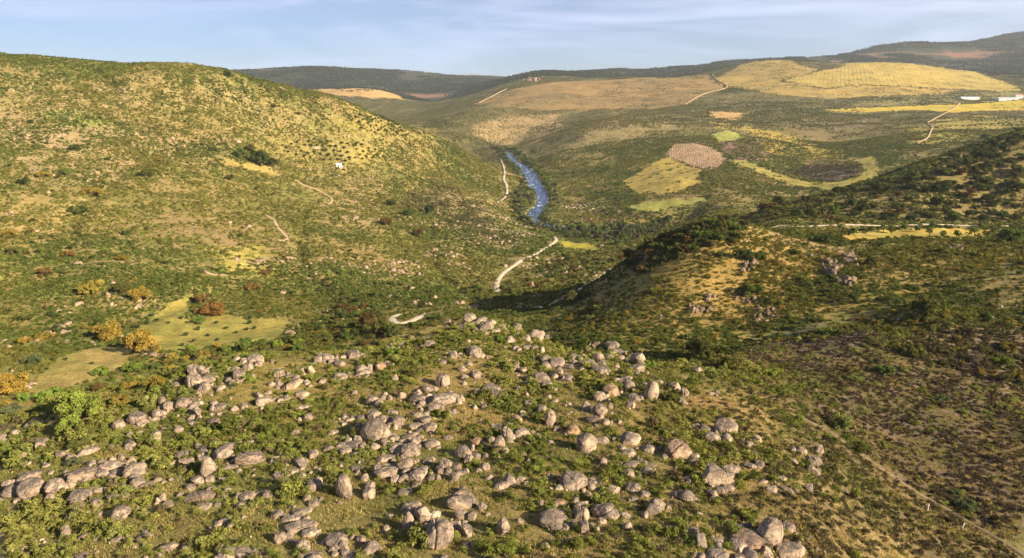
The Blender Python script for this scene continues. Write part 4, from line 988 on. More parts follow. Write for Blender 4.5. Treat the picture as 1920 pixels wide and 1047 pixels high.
# (u, v centre, width px, kind, colour)
TREES = [
 (147,388,43,'bush','dark green'),(172,356,40,'bush','yellow'),(20,435,32,'bush','yellow'),(30,467,32,'bush','olive green'),(129,474,28,'bush','orange'),(227,480,26,'bush','gold'),(239,435,22,'bush','dark green'),
 (84,507,30,'bush','brown'),(174,534,50,'bush','yellow'),(231,541,34,'oak','olive green'),(267,550,45,'oak','gold'),(399,572,62,'bush','orange'),(381,558,36,'bush','brown'),(475,534,32,'bush','orange'),(500,507,26,'bush','brown'),
 (204,621,58,'oak','yellow'),(264,644,58,'oak','gold'),(290,650,34,'bush','yellow'),(84,627,32,'bush','gold'),(47,637,28,'bush','gold'),(63,671,40,'bush','grey green'),(373,599,28,'oak','green'),(461,646,42,'bush','green'),
 (541,634,30,'bush','dark green'),(247,684,42,'bush','bright green'),(190,692,36,'bush','bright green'),(27,720,60,'oak','gold'),(97,735,52,'bush','bright green'),(50,742,36,'bush','bright green'),(23,765,46,'bush','grey green'),
 (153,757,92,'oak','lime'),(128,800,44,'oak','lime'),(223,748,44,'bush','yellow'),(205,770,36,'bush','pale green'),(280,754,36,'oak','pale green'),(291,714,46,'bush','gold'),(245,718,40,'bush','yellow'),(190,724,36,'bush','brown'),(148,830,38,'bush','olive green'),
 (140,862,34,'bush','grey green'),(62,855,26,'bush','pale green'),(92,858,24,'bush','lime'),(183,904,32,'bush','lime'),(231,918,38,'bush','pale green'),(218,994,42,'bush','pale green'),(222,824,26,'bush','lime'),(355,735,34,'bush','pale green'),(383,808,32,'bush','lime'),(12,800,34,'bare','grey'),
 (935,752,32,'bush','lime'),(889,755,22,'bush','pale green'),(720,706,26,'bush','green'),(1254,741,34,'bush','olive green'),(735,655,44,'bush','bright green'),(940,634,26,'bush','bright green'),(1216,682,30,'bush','bright green'),
 (1574,793,46,'oak','pale green'),(1611,832,46,'bush','olive green'),(1588,818,26,'bush','green'),(1809,940,56,'bush','grey green'),(1790,920,26,'bush','grey green'),(1607,928,36,'sparse','lime'),(1471,733,34,'bush','pale green'),(1454,694,28,'bush','lime'),(1525,673,24,'sparse','lime'),
 (1603,706,36,'bush','pale green'),(1708,650,50,'bush','olive green'),(1825,668,36,'bare','grey'),(1887,648,36,'bush','yellow'),(1880,672,40,'bush','bright green'),(1310,650,60,'oak','olive green'),(1366,678,54,'oak','olive green'),(1333,692,36,'bush','pale green'),(1352,660,34,'oak','dark green'),
 (1450,699,30,'bush','lime'),(1731,578,64,'oak','olive green'),(1762,570,36,'bush','green'),(1410,538,48,'bush','green'),(1394,475,36,'bush','dark green'),(1634,487,28,'oak','olive green'),(1601,557,22,'oak','dark green'),(1352,474,24,'bush','dark green'),(1425,478,26,'bush','green'),
 (1545,443,40,'bush','dark green'),(1890,440,46,'oak','green'),(1845,595,28,'oak','green'),(1905,700,30,'bush','yellow'),(1730,730,22,'bush','lime'),(1660,690,40,'bush','green'),(1880,760,30,'bush','pale green'),(1765,745,30,'bush','grey green'),
 (712,614,40,'oak','olive green'),(735,622,34,'oak','dark green'),(690,602,36,'oak','brown'),(655,625,30,'bush','green'),(822,592,24,'bush','green'),(776,606,22,'bush','bright green'),(802,605,20,'bush','dark green'),(1073,556,40,'oak','olive green'),(1100,548,26,'bush','green'),
 (1000,430,16,'bush','green'),(958,540,18,'bush','brown'),(734,380,22,'oak','dark green'),(764,398,22,'oak','dark green'),(725,415,26,'oak','brown'),(784,437,22,'oak','brown'),(805,395,24,'oak','dark green'),
 (320,112,11,'oak','dark green'),(428,139,16,'oak','dark green'),(143,107,9,'oak','dark green'),(57,227,15,'bush','dark green'),(138,275,24,'bush','dark green'),(200,297,14,'bush','dark green'),(120,318,30,'bush','green'),(80,325,26,'bush','yellow'),(45,338,26,'bush','dark green'),(275,322,30,'bush','olive green'),(430,330,22,'bush','olive green'),
 (450,287,28,'oak','green'),(488,300,40,'oak','dark green'),(510,306,26,'oak','dark green'),(470,278,20,'oak','olive green'),(400,278,18,'bush','dark green'),(512,198,12,'bush','brown'),(560,212,12,'bush','brown'),(300,300,18,'bush','yellow'),
]
TREE_MARKS = [(390,620,'','the grass clearing'),(120,690,'','the valley meadow'),(153,757,'','the big leafy lime tree'),(745,600,'','the hairpin road'),(1340,660,'','the shadowed gully mouth'),(1610,860,'','the worn earth track'),(1440,520,'','the face of the right hill'),(1850,660,'','the right spur top'),
              (150,360,'','the upper left slope'),(480,305,'','the dry grass patch'),(320,112,'','the skyline oak'),(940,700,'','the middle of the knoll'),(1080,545,'','the ravine road'),(750,400,'','the lower left hillside'),(250,560,'','the lower golden oaks'),(1890,430,'','the plateau road end'),(300,770,'','the left crest pile'),(130,860,'','the left boulder field')]
KWORD = {'oak': 'oak tree', 'bush': 'bush', 'olive': 'olive tree', 'willow': 'tree', 'sparse': 'young tree', 'bare': 'leafless bush'}
def by_pixel(u, v, w, hfac):
    """base point and crown radius of a plant seen at a pixel"""
    B = locate([u], [v + w * hfac * .38])[0]; m = px_scale(B)[0]
    return (B[0], B[1], float(ground(B[0], B[1])) - .05), w * m / 2
labs = {}
for kd in KWORD:
    ids = [i for i, t in enumerate(TREES) if t[3] == kd]
    for i, l in zip(ids, relational([(TREES[i][0], TREES[i][1], ('big ' if TREES[i][2] > 44 else 'small ' if TREES[i][2] < 24 else '') + TREES[i][4]) for i in ids], TREE_MARKS, KWORD[kd])): labs[i] = l
for i, (u, v, w, kd, cn) in enumerate(TREES):
    B, rad = by_pixel(u, v, w, .8)
    plant_tree(kd, B, rad, COLR[cn], labs[i], 'single trees and bushes of the hillsides')
# olives in the clearing
for (zx, zy) in [(780,730),(727,757),(825,763),(770,785),(880,745),(945,760),(1020,733),(1215,760),(1270,790),(1045,825),(1115,795),(1165,830),(1220,855),(1090,862),(1025,885),(705,935),(990,633),(1395,760),(1385,795),(1325,815),(850,717),(1430,790),(1400,735)]:
    B, rad = by_pixel(zx / 2.992, 350 + zy / 2.992, rt.uniform(10, 14.5), .8)
    plant_tree('olive', B, rad, (.055, .072, .032), 'small round olive tree standing in the green grass clearing', 'olive trees in the grass clearing', .9)
for (u, v) in [(124,673),(100,672),(172,680),(236,663),(88,690)]:
    B, rad = by_pixel(u, v, 11, .8); plant_tree('olive', B, rad, (.06, .07, .032), 'small dark olive tree at the edge of the valley meadow', 'olive trees at the valley meadow', .9)
def scatter_trees(poly_px, count, wpx, kinds, cols, label, group, gap=.75, hscale=1.0, rmin=0, tries=60):
    poly = np.array(poly_px, float); placed = []; got = 0
    for _ in range(count * tries):
        if got >= count: break
        u = rt.uniform(poly[:, 0].min(), poly[:, 0].max()); v = rt.uniform(poly[:, 1].min(), poly[:, 1].max())
        if not in_poly(np.array([u]), np.array([v]), poly)[0]: continue
        w = rt.uniform(*wpx)
        if any(math.hypot(u - a, (v - b) * 1.6) < gap * .5 * (w + c) for a, b, c in placed): continue
        B = locate([u], [v], rmin=rmin)[0]; m = px_scale(B)[0]
        dr, wr_ = line_dist(np.array([B[0]]), np.array([B[1]]), RL, RWv)
        if dr[0] < wr_[0] * .5 + 1.5: continue
        placed.append((u, v, w)); got += 1
        kd_ = kinds[int(rt.integers(len(kinds)))]; cn_ = cols[int(rt.integers(len(cols)))]
        where = label[re.search(r'\b(in|on|at|between|lining|along)\b', label).start():]
        sz_ = ('small', 'medium', 'large')[min(int((w - wpx[0]) / (wpx[1] - wpx[0]) * 3), 2)]
        plant_tree(kd_, (B[0], B[1], B[2] - .1), w * m / 2, COLR[cn_], f'{sz_} {cn_} {KWORD[kd_]} {where}', group, hscale)
scatter_trees([(1160,492),(1200,468),(1262,440),(1300,430),(1345,415),(1400,421),(1390,452),(1310,468),(1250,495),(1200,518)], 90, (13, 30), ['oak', 'oak', 'bush'], ['dark green', 'dark green', 'olive green', 'brown', 'green', 'green', 'olive green'], 'dark oak in the dense wood on the crest of the right hill', 'crest wood oaks', .58)
scatter_trees([(1370,412),(1420,392),(1500,378),(1600,352),(1750,318),(1915,262),(1915,415),(1700,418),(1500,415)], 112, (14, 29), ['oak', 'bush'], ['dark green', 'dark green', 'olive green', 'brown', 'dark green', 'green', 'dark green', 'olive green'], 'dark oak on the wooded rise behind the plateau road', 'oaks of the wooded rise', .6)
scatter_trees([(1840,262),(1918,243),(1918,300),(1800,330),(1700,350),(1690,340)], 26, (12, 22), ['oak'], ['dark green', 'olive green'], 'dark oak on the shaded upper edge of the wooded rise', 'oaks on the upper edge of the wooded rise')
Lb = resample(RL, 9.0); Tb = np.gradient(Lb, axis=0); Tb /= np.linalg.norm(Tb, axis=1, keepdims=True); wb = np.interp(np.linspace(0, 1, len(Lb)), np.linspace(0, 1, len(RWv)), RWv)
for side, lab, grp in ((1, 'tree lining the left river bank', 'trees on the left river bank'), (-1, 'tree lining the right river bank', 'trees on the right river bank')):
    for k in range(len(Lb)):
        if Lb[k, 1] < 900: continue
        for q in range(2):
            if rt.random() > (.72 if q == 0 else .5): continue
            nx, ny = -Tb[k, 1], Tb[k, 0]
            if nx > 0: nx, ny = -nx, -ny                 # towards the left bank
            off = (wb[k] * .5 + (rt.uniform(1.5, 7) if q == 0 else rt.uniform(7, 20))) * side
            x, y = Lb[k, 0] + nx * off + rt.normal(0, 1.5), Lb[k, 1] + ny * off + rt.normal(0, 2)
            d_, w_ = line_dist(np.array([x]), np.array([y]), RL, RWv)
            if d_[0] < w_[0] * .5 + .8: continue
            near_ = y < 1250
            c_ = ('grey green' if rt.random() < .6 else 'pale green') if near_ else ('green' if rt.random() < .55 else 'dark green')
            kd_ = 'willow' if rt.random() < .8 else 'bush'; rd_ = rt.uniform(3.4, 7.0)
            spot = 'at the water' if q == 0 else 'behind first row'; reach = 'near the bend' if y < 1250 else 'midway' if y < 1550 else 'upstream'
            plant_tree(kd_, (x, y, float(ground(x, y)) - .1), rd_, COLR[c_], f"{'large' if rd_ > 5.2 else 'small'} {c_} {KWORD[kd_]} {lab[5:]}, {spot}, {reach}", grp, rt.uniform(.75, 1.1))
scatter_trees([(955,360),(975,372),(985,388),(1000,378),(1012,385),(1022,400),(1035,425),(1010,432),(985,420),(960,395)], 26, (11, 19), ['willow'], ['grey green', 'grey green', 'pale green'], 'soft grey green tree on the wide gravel bank above the bend', 'trees on the gravel bank', .5)
scatter_trees([(1035,428),(1100,432),(1200,430),(1250,415),(1260,425),(1200,450),(1160,460),(1120,450),(1050,442)], 50, (13, 24), ['willow', 'oak'], ['grey green', 'green', 'dark green', 'grey green'], 'tree in the leafy belt at the river bend', 'trees at the river bend', .6)
scatter_trees([(960,520),(1010,500),(1060,480),(1120,470),(1150,480),(1130,510),(1070,545),(1000,555),(940,556)], 60, (8, 17), ['bush', 'bush', 'oak'], ['green', 'dark green', 'olive green', 'brown'], 'bush in the shaded ravine between the two roads', 'bushes of the shaded ravine', .7)
scatter_trees([(640,560),(700,570),(735,590),(728,640),(690,655),(650,640),(560,640),(600,600)], 36, (14, 28), ['oak', 'bush'], ['olive green', 'green', 'dark green', 'brown'], 'green oak in the thicket left of the hairpin road', 'thicket left of the hairpin road', .7)
scatter_trees([(690,560),(800,545),(920,540),(930,552),(820,575),(740,585)], 34, (10, 18), ['bush', 'oak'], ['green', 'dark green', 'olive green'], 'green bush along the foot of the left hillside', 'bushes at the foot of the left hillside', .7)
scatter_trees([(290,690),(350,660),(480,640),(560,635),(560,660),(470,662),(370,690),(310,715)], 26, (16, 30), ['bush', 'oak'], ['green', 'bright green', 'olive green', 'yellow'], 'leafy bush in the hollow behind the left crest boulders', 'bushes in the hollow behind the crest', .6)
# planted rows by the plateau road
for (zx, zy) in [(880,235),(955,250),(1010,235),(1055,240),(1125,240),(1170,245),(1245,225),(1310,235),(1385,255),(1460,262),(1535,265),(1600,270),(1395,210),(1450,190),(1635,250),(1380,268),(905,270),(1680,230),(1770,225),(1840,205)]:
    B, rad = by_pixel(1280 + zx / 2.992, 350 + zy / 2.992, rt.uniform(13, 20), .9)
    plant_tree('sparse' if rt.random() < .4 else 'olive', B, rad, (.13, .16, .034), 'young green tree in the row beside the plateau road', 'planted trees by the plateau road', 1.25)
# olive grove on the left hillside: rows on the terrace
grove_n = 0
P0 = locate([600], [285])[0]; m0 = px_scale(P0)[0]
for (poly, cnt) in (([(540,270),(590,262),(640,270),(715,278),(720,300),(650,305),(560,295),(530,285)], 90), ([(645,215),(700,220),(780,238),(820,262),(760,262),(680,245)], 60)):
    wp = world_poly(poly); x0, y0 = wp.min(0); x1, y1 = wp.max(0)
    ang = .5; stp = 10.5; c_, s_ = math.cos(ang), math.sin(ang); R_ = max(x1 - x0, y1 - y0); mx_, my_ = (x0 + x1) / 2, (y0 + y1) / 2; k = 0
    for a in np.arange(-R_, R_, stp):
        for b in np.arange(-R_, R_, stp * 1.25):
            x, y = mx_ + a * c_ - b * s_ + rt.normal(0, .8), my_ + a * s_ + b * c_ + rt.normal(0, .8)
            if k < cnt and in_poly(np.array([x]), np.array([y]), wp)[0] and rt.random() < .85:
                plant_tree('olive', (x, y, float(ground(x, y)) - .1), rt.uniform(2.8, 4.2), (.06, .075, .026), 'small olive tree in the rows of the hillside grove', 'olive grove on the left hillside', .9); k += 1
# ------------------------------------------------------------------ small built things
def plain(name, c, rough=.8, spread=.12, scale=1.5):
    m, ns, ln = new_mat(name)
    out = N(ns, 'ShaderNodeOutputMaterial'); b = N(ns, 'ShaderNodeBsdfPrincipled', Roughness=rough)
    geo = N(ns, 'ShaderNodeNewGeometry'); nz = N(ns, 'ShaderNodeTexNoise'); nz.inputs['Scale'].default_value = scale; nz.inputs['Detail'].default_value = 4
    ln.new(geo.outputs['Position'], nz.inputs['Vector'])
    mr = N(ns, 'ShaderNodeMapRange'); mr.inputs['To Min'].default_value = 1 - spread * 2; mr.inputs['To Max'].default_value = 1 + spread; ln.new(nz.outputs['Fac'], mr.inputs['Value'])
    sc = N(ns, 'ShaderNodeVectorMath', operation='SCALE'); sc.inputs[0].default_value = c; ln.new(mr.outputs['Result'], sc.inputs['Scale'])
    ln.new(sc.outputs[0], b.inputs['Base Color']); ln.new(b.outputs['BSDF'], out.inputs['Surface'])
    return m
M_WHITE = plain('whitewash', (.78, .75, .70)); M_TILE = plain('clay tile', (.33, .15, .09)); M_DARK = plain('dark opening', (.03, .03, .035)); M_METAL = plain('grey metal', (.35, .36, .38), .5)
M_SHEET = plain('pale roof sheet', (.68, .69, .70), .6); M_POST = plain('white painted post', (.80, .78, .72)); M_STONE = plain('dry stone', (.36, .28, .20), .9, .25)
def box_mesh(name, parts):
    """parts: (x0,x1,y0,y1,z0,z1) boxes"""
    V, F = [], []
    for (a, b, c, d, e, f) in parts:
        o_ = len(V); V += [(a,c,e),(b,c,e),(b,d,e),(a,d,e),(a,c,f),(b,c,f),(b,d,f),(a,d,f)]
        F += [(o_, o_+3, o_+2, o_+1), (o_+4, o_+5, o_+6, o_+7), (o_, o_+1, o_+5, o_+4), (o_+1, o_+2, o_+6, o_+5), (o_+2, o_+3, o_+7, o_+6), (o_+3, o_, o_+4, o_+7)]
    return fast_mesh(name, np.array(V), np.array(F), False)
def gable_mesh(name, x0, x1, y0, y1, z0, z1, over=.3, t=.15):
    ym = (y0 + y1) / 2; a, b, c, d = x0 - over, x1 + over, y0 - over, y1 + over
    V = [(a,c,z0),(b,c,z0),(b,ym,z1),(a,ym,z1),(b,d,z0),(a,d,z0)]; V += [(x, y, z + t) for (x, y, z) in V]
    F = [(0,3,2,1),(3,5,4,2),(6,7,8,9),(9,8,10,11),(0,1,7,6),(5,11,10,4),(0,6,9,3),(3,9,11,5),(1,2,8,7),(2,4,10,8)]
    return fast_mesh(name, np.array(V), np.array(F), False)
def building(u, v, wpx, hpx, depth_ratio, label, cat, name, roof_mat, windows=3, rmin=0, rz=0.0, door=True):
    B = locate([u], [v + hpx / 2], rmin=rmin)[0]; m = px_scale(B)[0]
    w, h = wpx * m, hpx * m; hw = h * .68; d = w * depth_ratio
    root = empty(name, (B[0], B[1] + d / 2, B[2] - .3), rz); tag(root, label, cat)
    obj('wall', box_mesh('wall', [(-w/2, w/2, -d/2, d/2, -1.0, hw)]), M_WHITE, root)
    for sgn in (-1, 1):
        V = np.array([(sgn * (w/2 - .02), -d/2, hw), (sgn * (w/2 - .02), d/2, hw), (sgn * (w/2 - .02), 0, h)]); obj('gable', fast_mesh('gable', V, np.array([[0, 1, 2]]), False), M_WHITE, root)
    obj('roof', gable_mesh('roof', -w/2, w/2, -d/2, d/2, hw - .02, h, .25), roof_mat, root)
    for k in range(windows):
        x = (k + .5) / windows * w - w / 2; s = min(w / windows * .28, hw * .22)
        f = obj('window', box_mesh('window', [(x - s, x + s, -d/2 - .06, -d/2 + .05, hw * .45, hw * .8)]), M_DARK, root)
        obj('sill', box_mesh('sill', [(x - s - .08, x + s + .08, -d/2 - .14, -d/2 + .02, hw * .45 - .1, hw * .45)]), M_STONE, f)
    if door:
        dr = obj('door', box_mesh('door', [(w * .34, w * .34 + min(1.1, w * .2), -d/2 - .08, -d/2 + .05, 0.1, min(2.1, hw * .8))]), M_DARK, root)
    return root
building(635, 310.5, 9, 8, 1.0, 'tiny white hut on the left hillside below the grove', 'hut', 'hut', M_WHITE, 1)
building(1820, 185, 34, 5.5, .35, 'long low white farm building below the golden vine hill', 'farm building', 'farm_building', M_SHEET, 8, 1500)
building(1891, 186, 36, 6, .4, 'grey roofed farm shed at the right edge beyond the slopes', 'farm building', 'farm_building', M_METAL, 6, 1500)
building(1911, 181, 14, 8, .6, 'small whitewashed farmhouse behind the grey roofed shed', 'house', 'farmhouse', M_TILE, 3, 1600)
# stone ruin in the grove: four broken walls
B = locate([592], [279])[0]; m = px_scale(B)[0]; root = empty('stone_ruin', (B[0], B[1], B[2] - .2), .4); tag(root, 'roofless brown stone ruin at the top of the olive grove', 'ruin')
s = 7 * m
for (a, b, c, d, h) in ((-s, s, -s*.7, -s*.7+.5, 2.6), (-s, s, s*.7-.5, s*.7, 3.4), (-s, -s+.5, -s*.7+.5, s*.7-.5, 3.0), (s-.5, s, -s*.7+.5, s*.7-.5, 2.0)):
    obj('wall', box_mesh('wall', [(a, b, c, d, -.5, h)]), M_STONE, root)
# lattice mast on the left ridge
B = locate([109], [103.0])[0]; m = px_scale(B)[0]; H = 18 * m
root = empty('lattice_mast', (B[0], B[1], B[2] - .5)); tag(root, 'thin lattice mast on the left skyline ridge', 'mast')
W = .55
for sx, sy in ((-1, -1), (1, -1), (0, 1)):
    V, F = tube([(sx * W, sy * W, -1), (sx * W * .5, sy * W * .5, H)], [.10, .07], 5); obj('leg', fast_mesh('leg', V, F), M_METAL, root)
for k in range(12):
    z = H * k / 12; q = W * (1 - .5 * z / H); z2 = z + H / 12
    for (a, b) in (((-1, -1), (1, -1)), ((1, -1), (0, 1)), ((0, 1), (-1, -1))):
        V, F = tube([(a[0]*q, a[1]*q, z), (b[0]*q, b[1]*q, z2)], [.05, .05], 4); obj('brace', fast_mesh('brace', V, F), M_METAL, root)
V, F = tube([(0, 0, H - .5), (0, 0, H + 2.5)], [.06, .04], 5); obj('antenna', fast_mesh('antenna', V, F), M_METAL, root)
# white posts of the fence along the track
for k, (u, v, hp, lean, lab) in enumerate([(1738.5,959,14,.05,'white fence post beside the track, the one farther from corner'),(1803,992,11,.28,'leaning white fence post nearest the lower right corner')]):
    B = locate([u], [v])[0]; m = px_scale(B)[0]; h = hp * m / math.cos(.55)
    V, F = tube([(0, 0, -.3), (lean * h * .5, 0, h * .5), (lean * h, 0, h), (lean * h, 0, h + .05)], [.075, .07, .065, .02], 8)
    root = empty('fence_post', (B[0], B[1], float(ground(B[0], B[1])))); tag(root, lab, 'fence post', 'white posts along the track')
    obj('post', fast_mesh('post', V, F), M_POST, root)
    for z in (.35, .7):
        V, F = tube([(lean * h * z - .10, 0, h * z), (lean * h * z + .10, 0, h * z + .01)], [.03, .03], 5); obj('wire_clip', fast_mesh('wire_clip', V, F), M_METAL, root)
# small rocks in the river
# ------------------------------------------------------------------ ground cover nobody could count
rs = np.random.default_rng(88)
def shrub_proto(name, lobes_n, per, size, squash, spread=.6, lob=(.25, .45), flat=.45, low=-.1):
    o = bpy.data.objects.new(name, foliage(name, crown_lobes(rs, lobes_n, squash, low, spread, lob), per, size, rs, flat=flat)); o.data.materials.append(M_SHRUB); return o
def clump_proto(name, count, radius, leaves, size, hgt):
    """several shrubs of a thicket as one mesh, for distant slopes"""
    Vs, Fs, vr, off = [], [], [], 0
    for k in range(count):
        a = rs.uniform(0, 6.283); q = radius * math.sqrt(rs.uniform(0, 1)); s = rs.uniform(.5, 1.25)
        d = rs.normal(size=(leaves, 3)); d[:, 2] = np.abs(d[:, 2]); d /= np.linalg.norm(d, axis=1, keepdims=True)
        C = np.array((math.cos(a) * q, math.sin(a) * q, 0)) + d * np.array((s, s, s * hgt)) * rs.uniform(.75, 1.05, (leaves, 1))
        V, F = leaf_cards(C, d, size * s, rs, aspect=1.3, flat=.65); Vs.append(V); Fs.append(F + off); off += len(V)
        vr.append(np.repeat(np.clip(rs.normal(.5, .2) + rs.normal(0, .12, leaves), 0, 1), 4))
    o = bpy.data.objects.new(name, attr_mesh(name, np.vstack(Vs), np.vstack(Fs), np.concatenate(vr))); o.data.materials.append(M_SHRUB); return o
def tuft_proto(name, blades, hgt, spread, width):
    b = rs.normal(0, spread, (blades, 2)); a = rs.uniform(0, 6.283, blades); l = rs.uniform(.2, .9, blades) * .6; h = hgt * rs.uniform(.5, 1.15, blades)
    B0 = np.c_[b, np.zeros(blades)]; top = B0 + np.c_[np.cos(a) * l * h, np.sin(a) * l * h, h]; sd = np.c_[-np.sin(a), np.cos(a), np.zeros(blades)] * width
    V = np.stack([B0 - sd, B0 + sd, top + sd * .3, top - sd * .3], 1).reshape(-1, 3)
    o = bpy.data.objects.new(name, attr_mesh(name, V, np.arange(4 * blades).reshape(-1, 4), np.repeat(rs.uniform(.2, .9, blades), 4))); o.data.materials.append(M_SHRUB); return o
def scatter(name, protos, P, S, tint, label, cat, rotx=None, idx=None):
    """one object whose points each carry a plant: position, scale, heading, tint"""
    n = len(P)
    me = bpy.data.meshes.new(name); me.vertices.add(n); me.vertices.foreach_set('co', np.asarray(P, np.float32).ravel())
    def at(nm, ty, key, arr): me.attributes.new(nm, ty, 'POINT').data.foreach_set(key, np.ascontiguousarray(arr).ravel())
    at('psize', 'FLOAT_VECTOR', 'vector', np.asarray(S, np.float32))
    rot = np.c_[np.zeros((n, 2)), rs.uniform(0, 6.283, n)] if rotx is None else rotx
    at('pturn', 'FLOAT_VECTOR', 'vector', rot.astype(np.float32))
    at('tint', 'FLOAT_COLOR', 'color', np.c_[tint, np.ones(n)].astype(np.float32))
    at('pick', 'INT', 'value', (rs.integers(0, len(protos), n) if idx is None else idx).astype(np.int32))
    o = obj(name, me); tag(o, label, cat, kind='stuff')
    ng = bpy.data.node_groups.new(name, 'GeometryNodeTree')
    ng.interface.new_socket('Geometry', in_out='INPUT', socket_type='NodeSocketGeometry'); ng.interface.new_socket('Geometry', in_out='OUTPUT', socket_type='NodeSocketGeometry')
    ns, ln = ng.nodes, ng.links
    gi = ns.new('NodeGroupInput'); go = ns.new('NodeGroupOutput'); iop = ns.new('GeometryNodeInstanceOnPoints'); g2i = ns.new('GeometryNodeGeometryToInstance')
    for p in reversed(protos):
        oi = ns.new('GeometryNodeObjectInfo'); oi.inputs['Object'].default_value = p; oi.inputs['As Instance'].default_value = True
        ln.new(oi.outputs['Geometry'], g2i.inputs['Geometry'])
    def rd(nm, ty):
        nd = ns.new('GeometryNodeInputNamedAttribute'); nd.data_type = ty; nd.inputs['Name'].default_value = nm; return nd.outputs['Attribute']
    ln.new(gi.outputs[0], iop.inputs['Points']); ln.new(g2i.outputs[0], iop.inputs['Instance'])
    iop.inputs['Pick Instance'].default_value = True
    ln.new(rd('pick', 'INT'), iop.inputs['Instance Index']); ln.new(rd('psize', 'FLOAT_VECTOR'), iop.inputs['Scale'])
    e2r = ns.new('FunctionNodeEulerToRotation'); ln.new(rd('pturn', 'FLOAT_VECTOR'), e2r.inputs[0]); ln.new(e2r.outputs[0], iop.inputs['Rotation'])
    ln.new(iop.outputs[0], go.inputs[0])
    md = o.modifiers.new('plants', 'NODES'); md.node_group = ng
    return o
# what can be seen from about here (with a generous margin): sky-line slope along each bearing
SL = (Z - CAM_Z) / GR
HOR = np.maximum.accumulate(SL, axis=1)
def seen(x, y, z, h, margin=.012):
    fi, fj = grid_ij(x, y); i = np.round(fi).astype(int); j = np.maximum(fj.astype(int) - 1, 0)
    R = np.hypot(x, y)
    return (z + h - CAM_Z) / R + margin > HOR[i, j]
def annulus(n, r0, r1, half=41.0):
    a = rs.uniform(-half, half, n) * math.pi / 180; R = np.sqrt(rs.uniform(r0 ** 2, r1 ** 2, n))
    return R * np.sin(a), R * np.cos(a)
def free(x, y, field_pad=0.0, roads=True, rocks=True):
    ok = np.ones(len(x), bool)
    for nm, (lab, poly, c1, c2, wob) in FIELDS.items():
        thin = .86 if nm in ('brown_grassland', 'yellow_slope') else .97 if wob > 5 else 1.1
        ok &= ~(ragged_in(x, y, poly, wob) & (rs.uniform(0, 1, len(x)) < thin))
    if roads:
        for nm, (L, wd) in road_lines.items():
            b = (x > L[:, 0].min() - 12) & (x < L[:, 0].max() + 12) & (y > L[:, 1].min() - 12) & (y < L[:, 1].max() + 12) & ok
            if b.any():
                k = np.nonzero(b)[0]; d = line_dist(x[k], y[k], L); ok[k[d < wd * .5 + (.9 if wd > 4 else .3)]] = False
        b = np.nonzero((x > RL[:, 0].min() - 30) & (x < RL[:, 0].max() + 30) & (y > RL[:, 1].min() - 30) & (y < RL[:, 1].max() + 30) & ok)[0]
        if len(b):
            d, w = line_dist(x[b], y[b], RL, RWv); ok[b[d < w * .5 + 3]] = False
    if rocks:
        b = np.nonzero(ok & (np.hypot(x, y) < 260))[0]
        for c0 in range(0, len(b), 4000):
            k = b[c0:c0 + 4000]
            d = np.hypot(x[k][:, None] - ROCKS_XY[None, :, 0], y[k][:, None] - ROCKS_XY[None, :, 1]) - ROCKS_XY[None, :, 2] * .78
            ok[k[(d < 0).any(1)]] = False
    return ok
def patch_effect(x, y, base):
    """shrub density factor and shrub colour changed by the land-use patches"""
    fac = np.ones(len(x)); col = base.copy()
    for (poly, c, f, sh, sc) in PATCHES:
        m = poly_soft(x, y, poly, f); fac *= 1 + (sh - 1) * m
        if sc is not None: col = col * (1 - .8 * m[:, None]) + np.asarray(sc) * .8 * m[:, None]
    return fac, col
def mixcol(t, a, b): return np.asarray(a) * (1 - t[:, None]) + np.asarray(b) * t[:, None]

GREEN = [shrub_proto('shrub', 8, 85, .105, .8) for _ in range(4)]
LOWS = [shrub_proto('low shrub', 10, 46, .13, .5, .7) for _ in range(3)]
TUFT = [tuft_proto('tuft', 60, .42, .38, .03) for _ in range(3)] + [tuft_proto('dry tuft', 46, .55, .36, .02)]
CLUMP = [clump_proto('thicket', 6, 4.6, 40, .5, .9) for _ in range(6)]
FARCL = [clump_proto('far thicket', 14, 16, 14, .9, .8) for _ in range(4)]

# knoll: fresh green shrubs in drifts
x, y = annulus(66000, 52, 235)
R = np.hypot(x, y); d1 = fbm(x, y, 16, 3, 201); d2 = fbm(x, y, 5, 2, 202)
fac, _ = patch_effect(x, y, np.zeros((len(x), 3)))
side = sstep(6, 42, x - .45 * (y - 60))                      # the right flank carries heather instead
keep = rs.uniform(0, 1, len(x)) < np.clip(.46 + .95 * d1 + .5 * d2, .04, 1) * np.clip(fac, 0, 1) * (1 - .9 * side)
x, y = x[keep], y[keep]; k = free(x, y); x, y = x[k], y[k]; z = ground(x, y); k = seen(x, y, z, 1.5, .05); x, y, z = x[k], y[k], z[k]
t = sstep(-.5, .5, fbm(x, y, 22, 3, 204)); s = rs.lognormal(-.74, .38, len(x)) * (1 + .2 * t)
j = rs.uniform(.75, 1.25, len(x))[:, None]
tint = mixcol(t, (.145, .17, .036), (.24, .235, .06)) * j
yl = rs.uniform(0, 1, len(x)); tint[yl < .10] = np.array((.19, .185, .055)) * j[yl < .10]; tint[yl > .92] = np.array((.15, .115, .06)) * j[yl > .92]; s = s * np.where((yl > .5) & (yl < .6), 1.7, 1)
scatter('green_shrubs', GREEN + LOWS[:1], np.c_[x, y, z - .05], np.c_[s, s, s * rs.uniform(.8, 1.3, len(x))], tint, 'fresh green low shrubs covering the rocky knoll', 'shrubs')
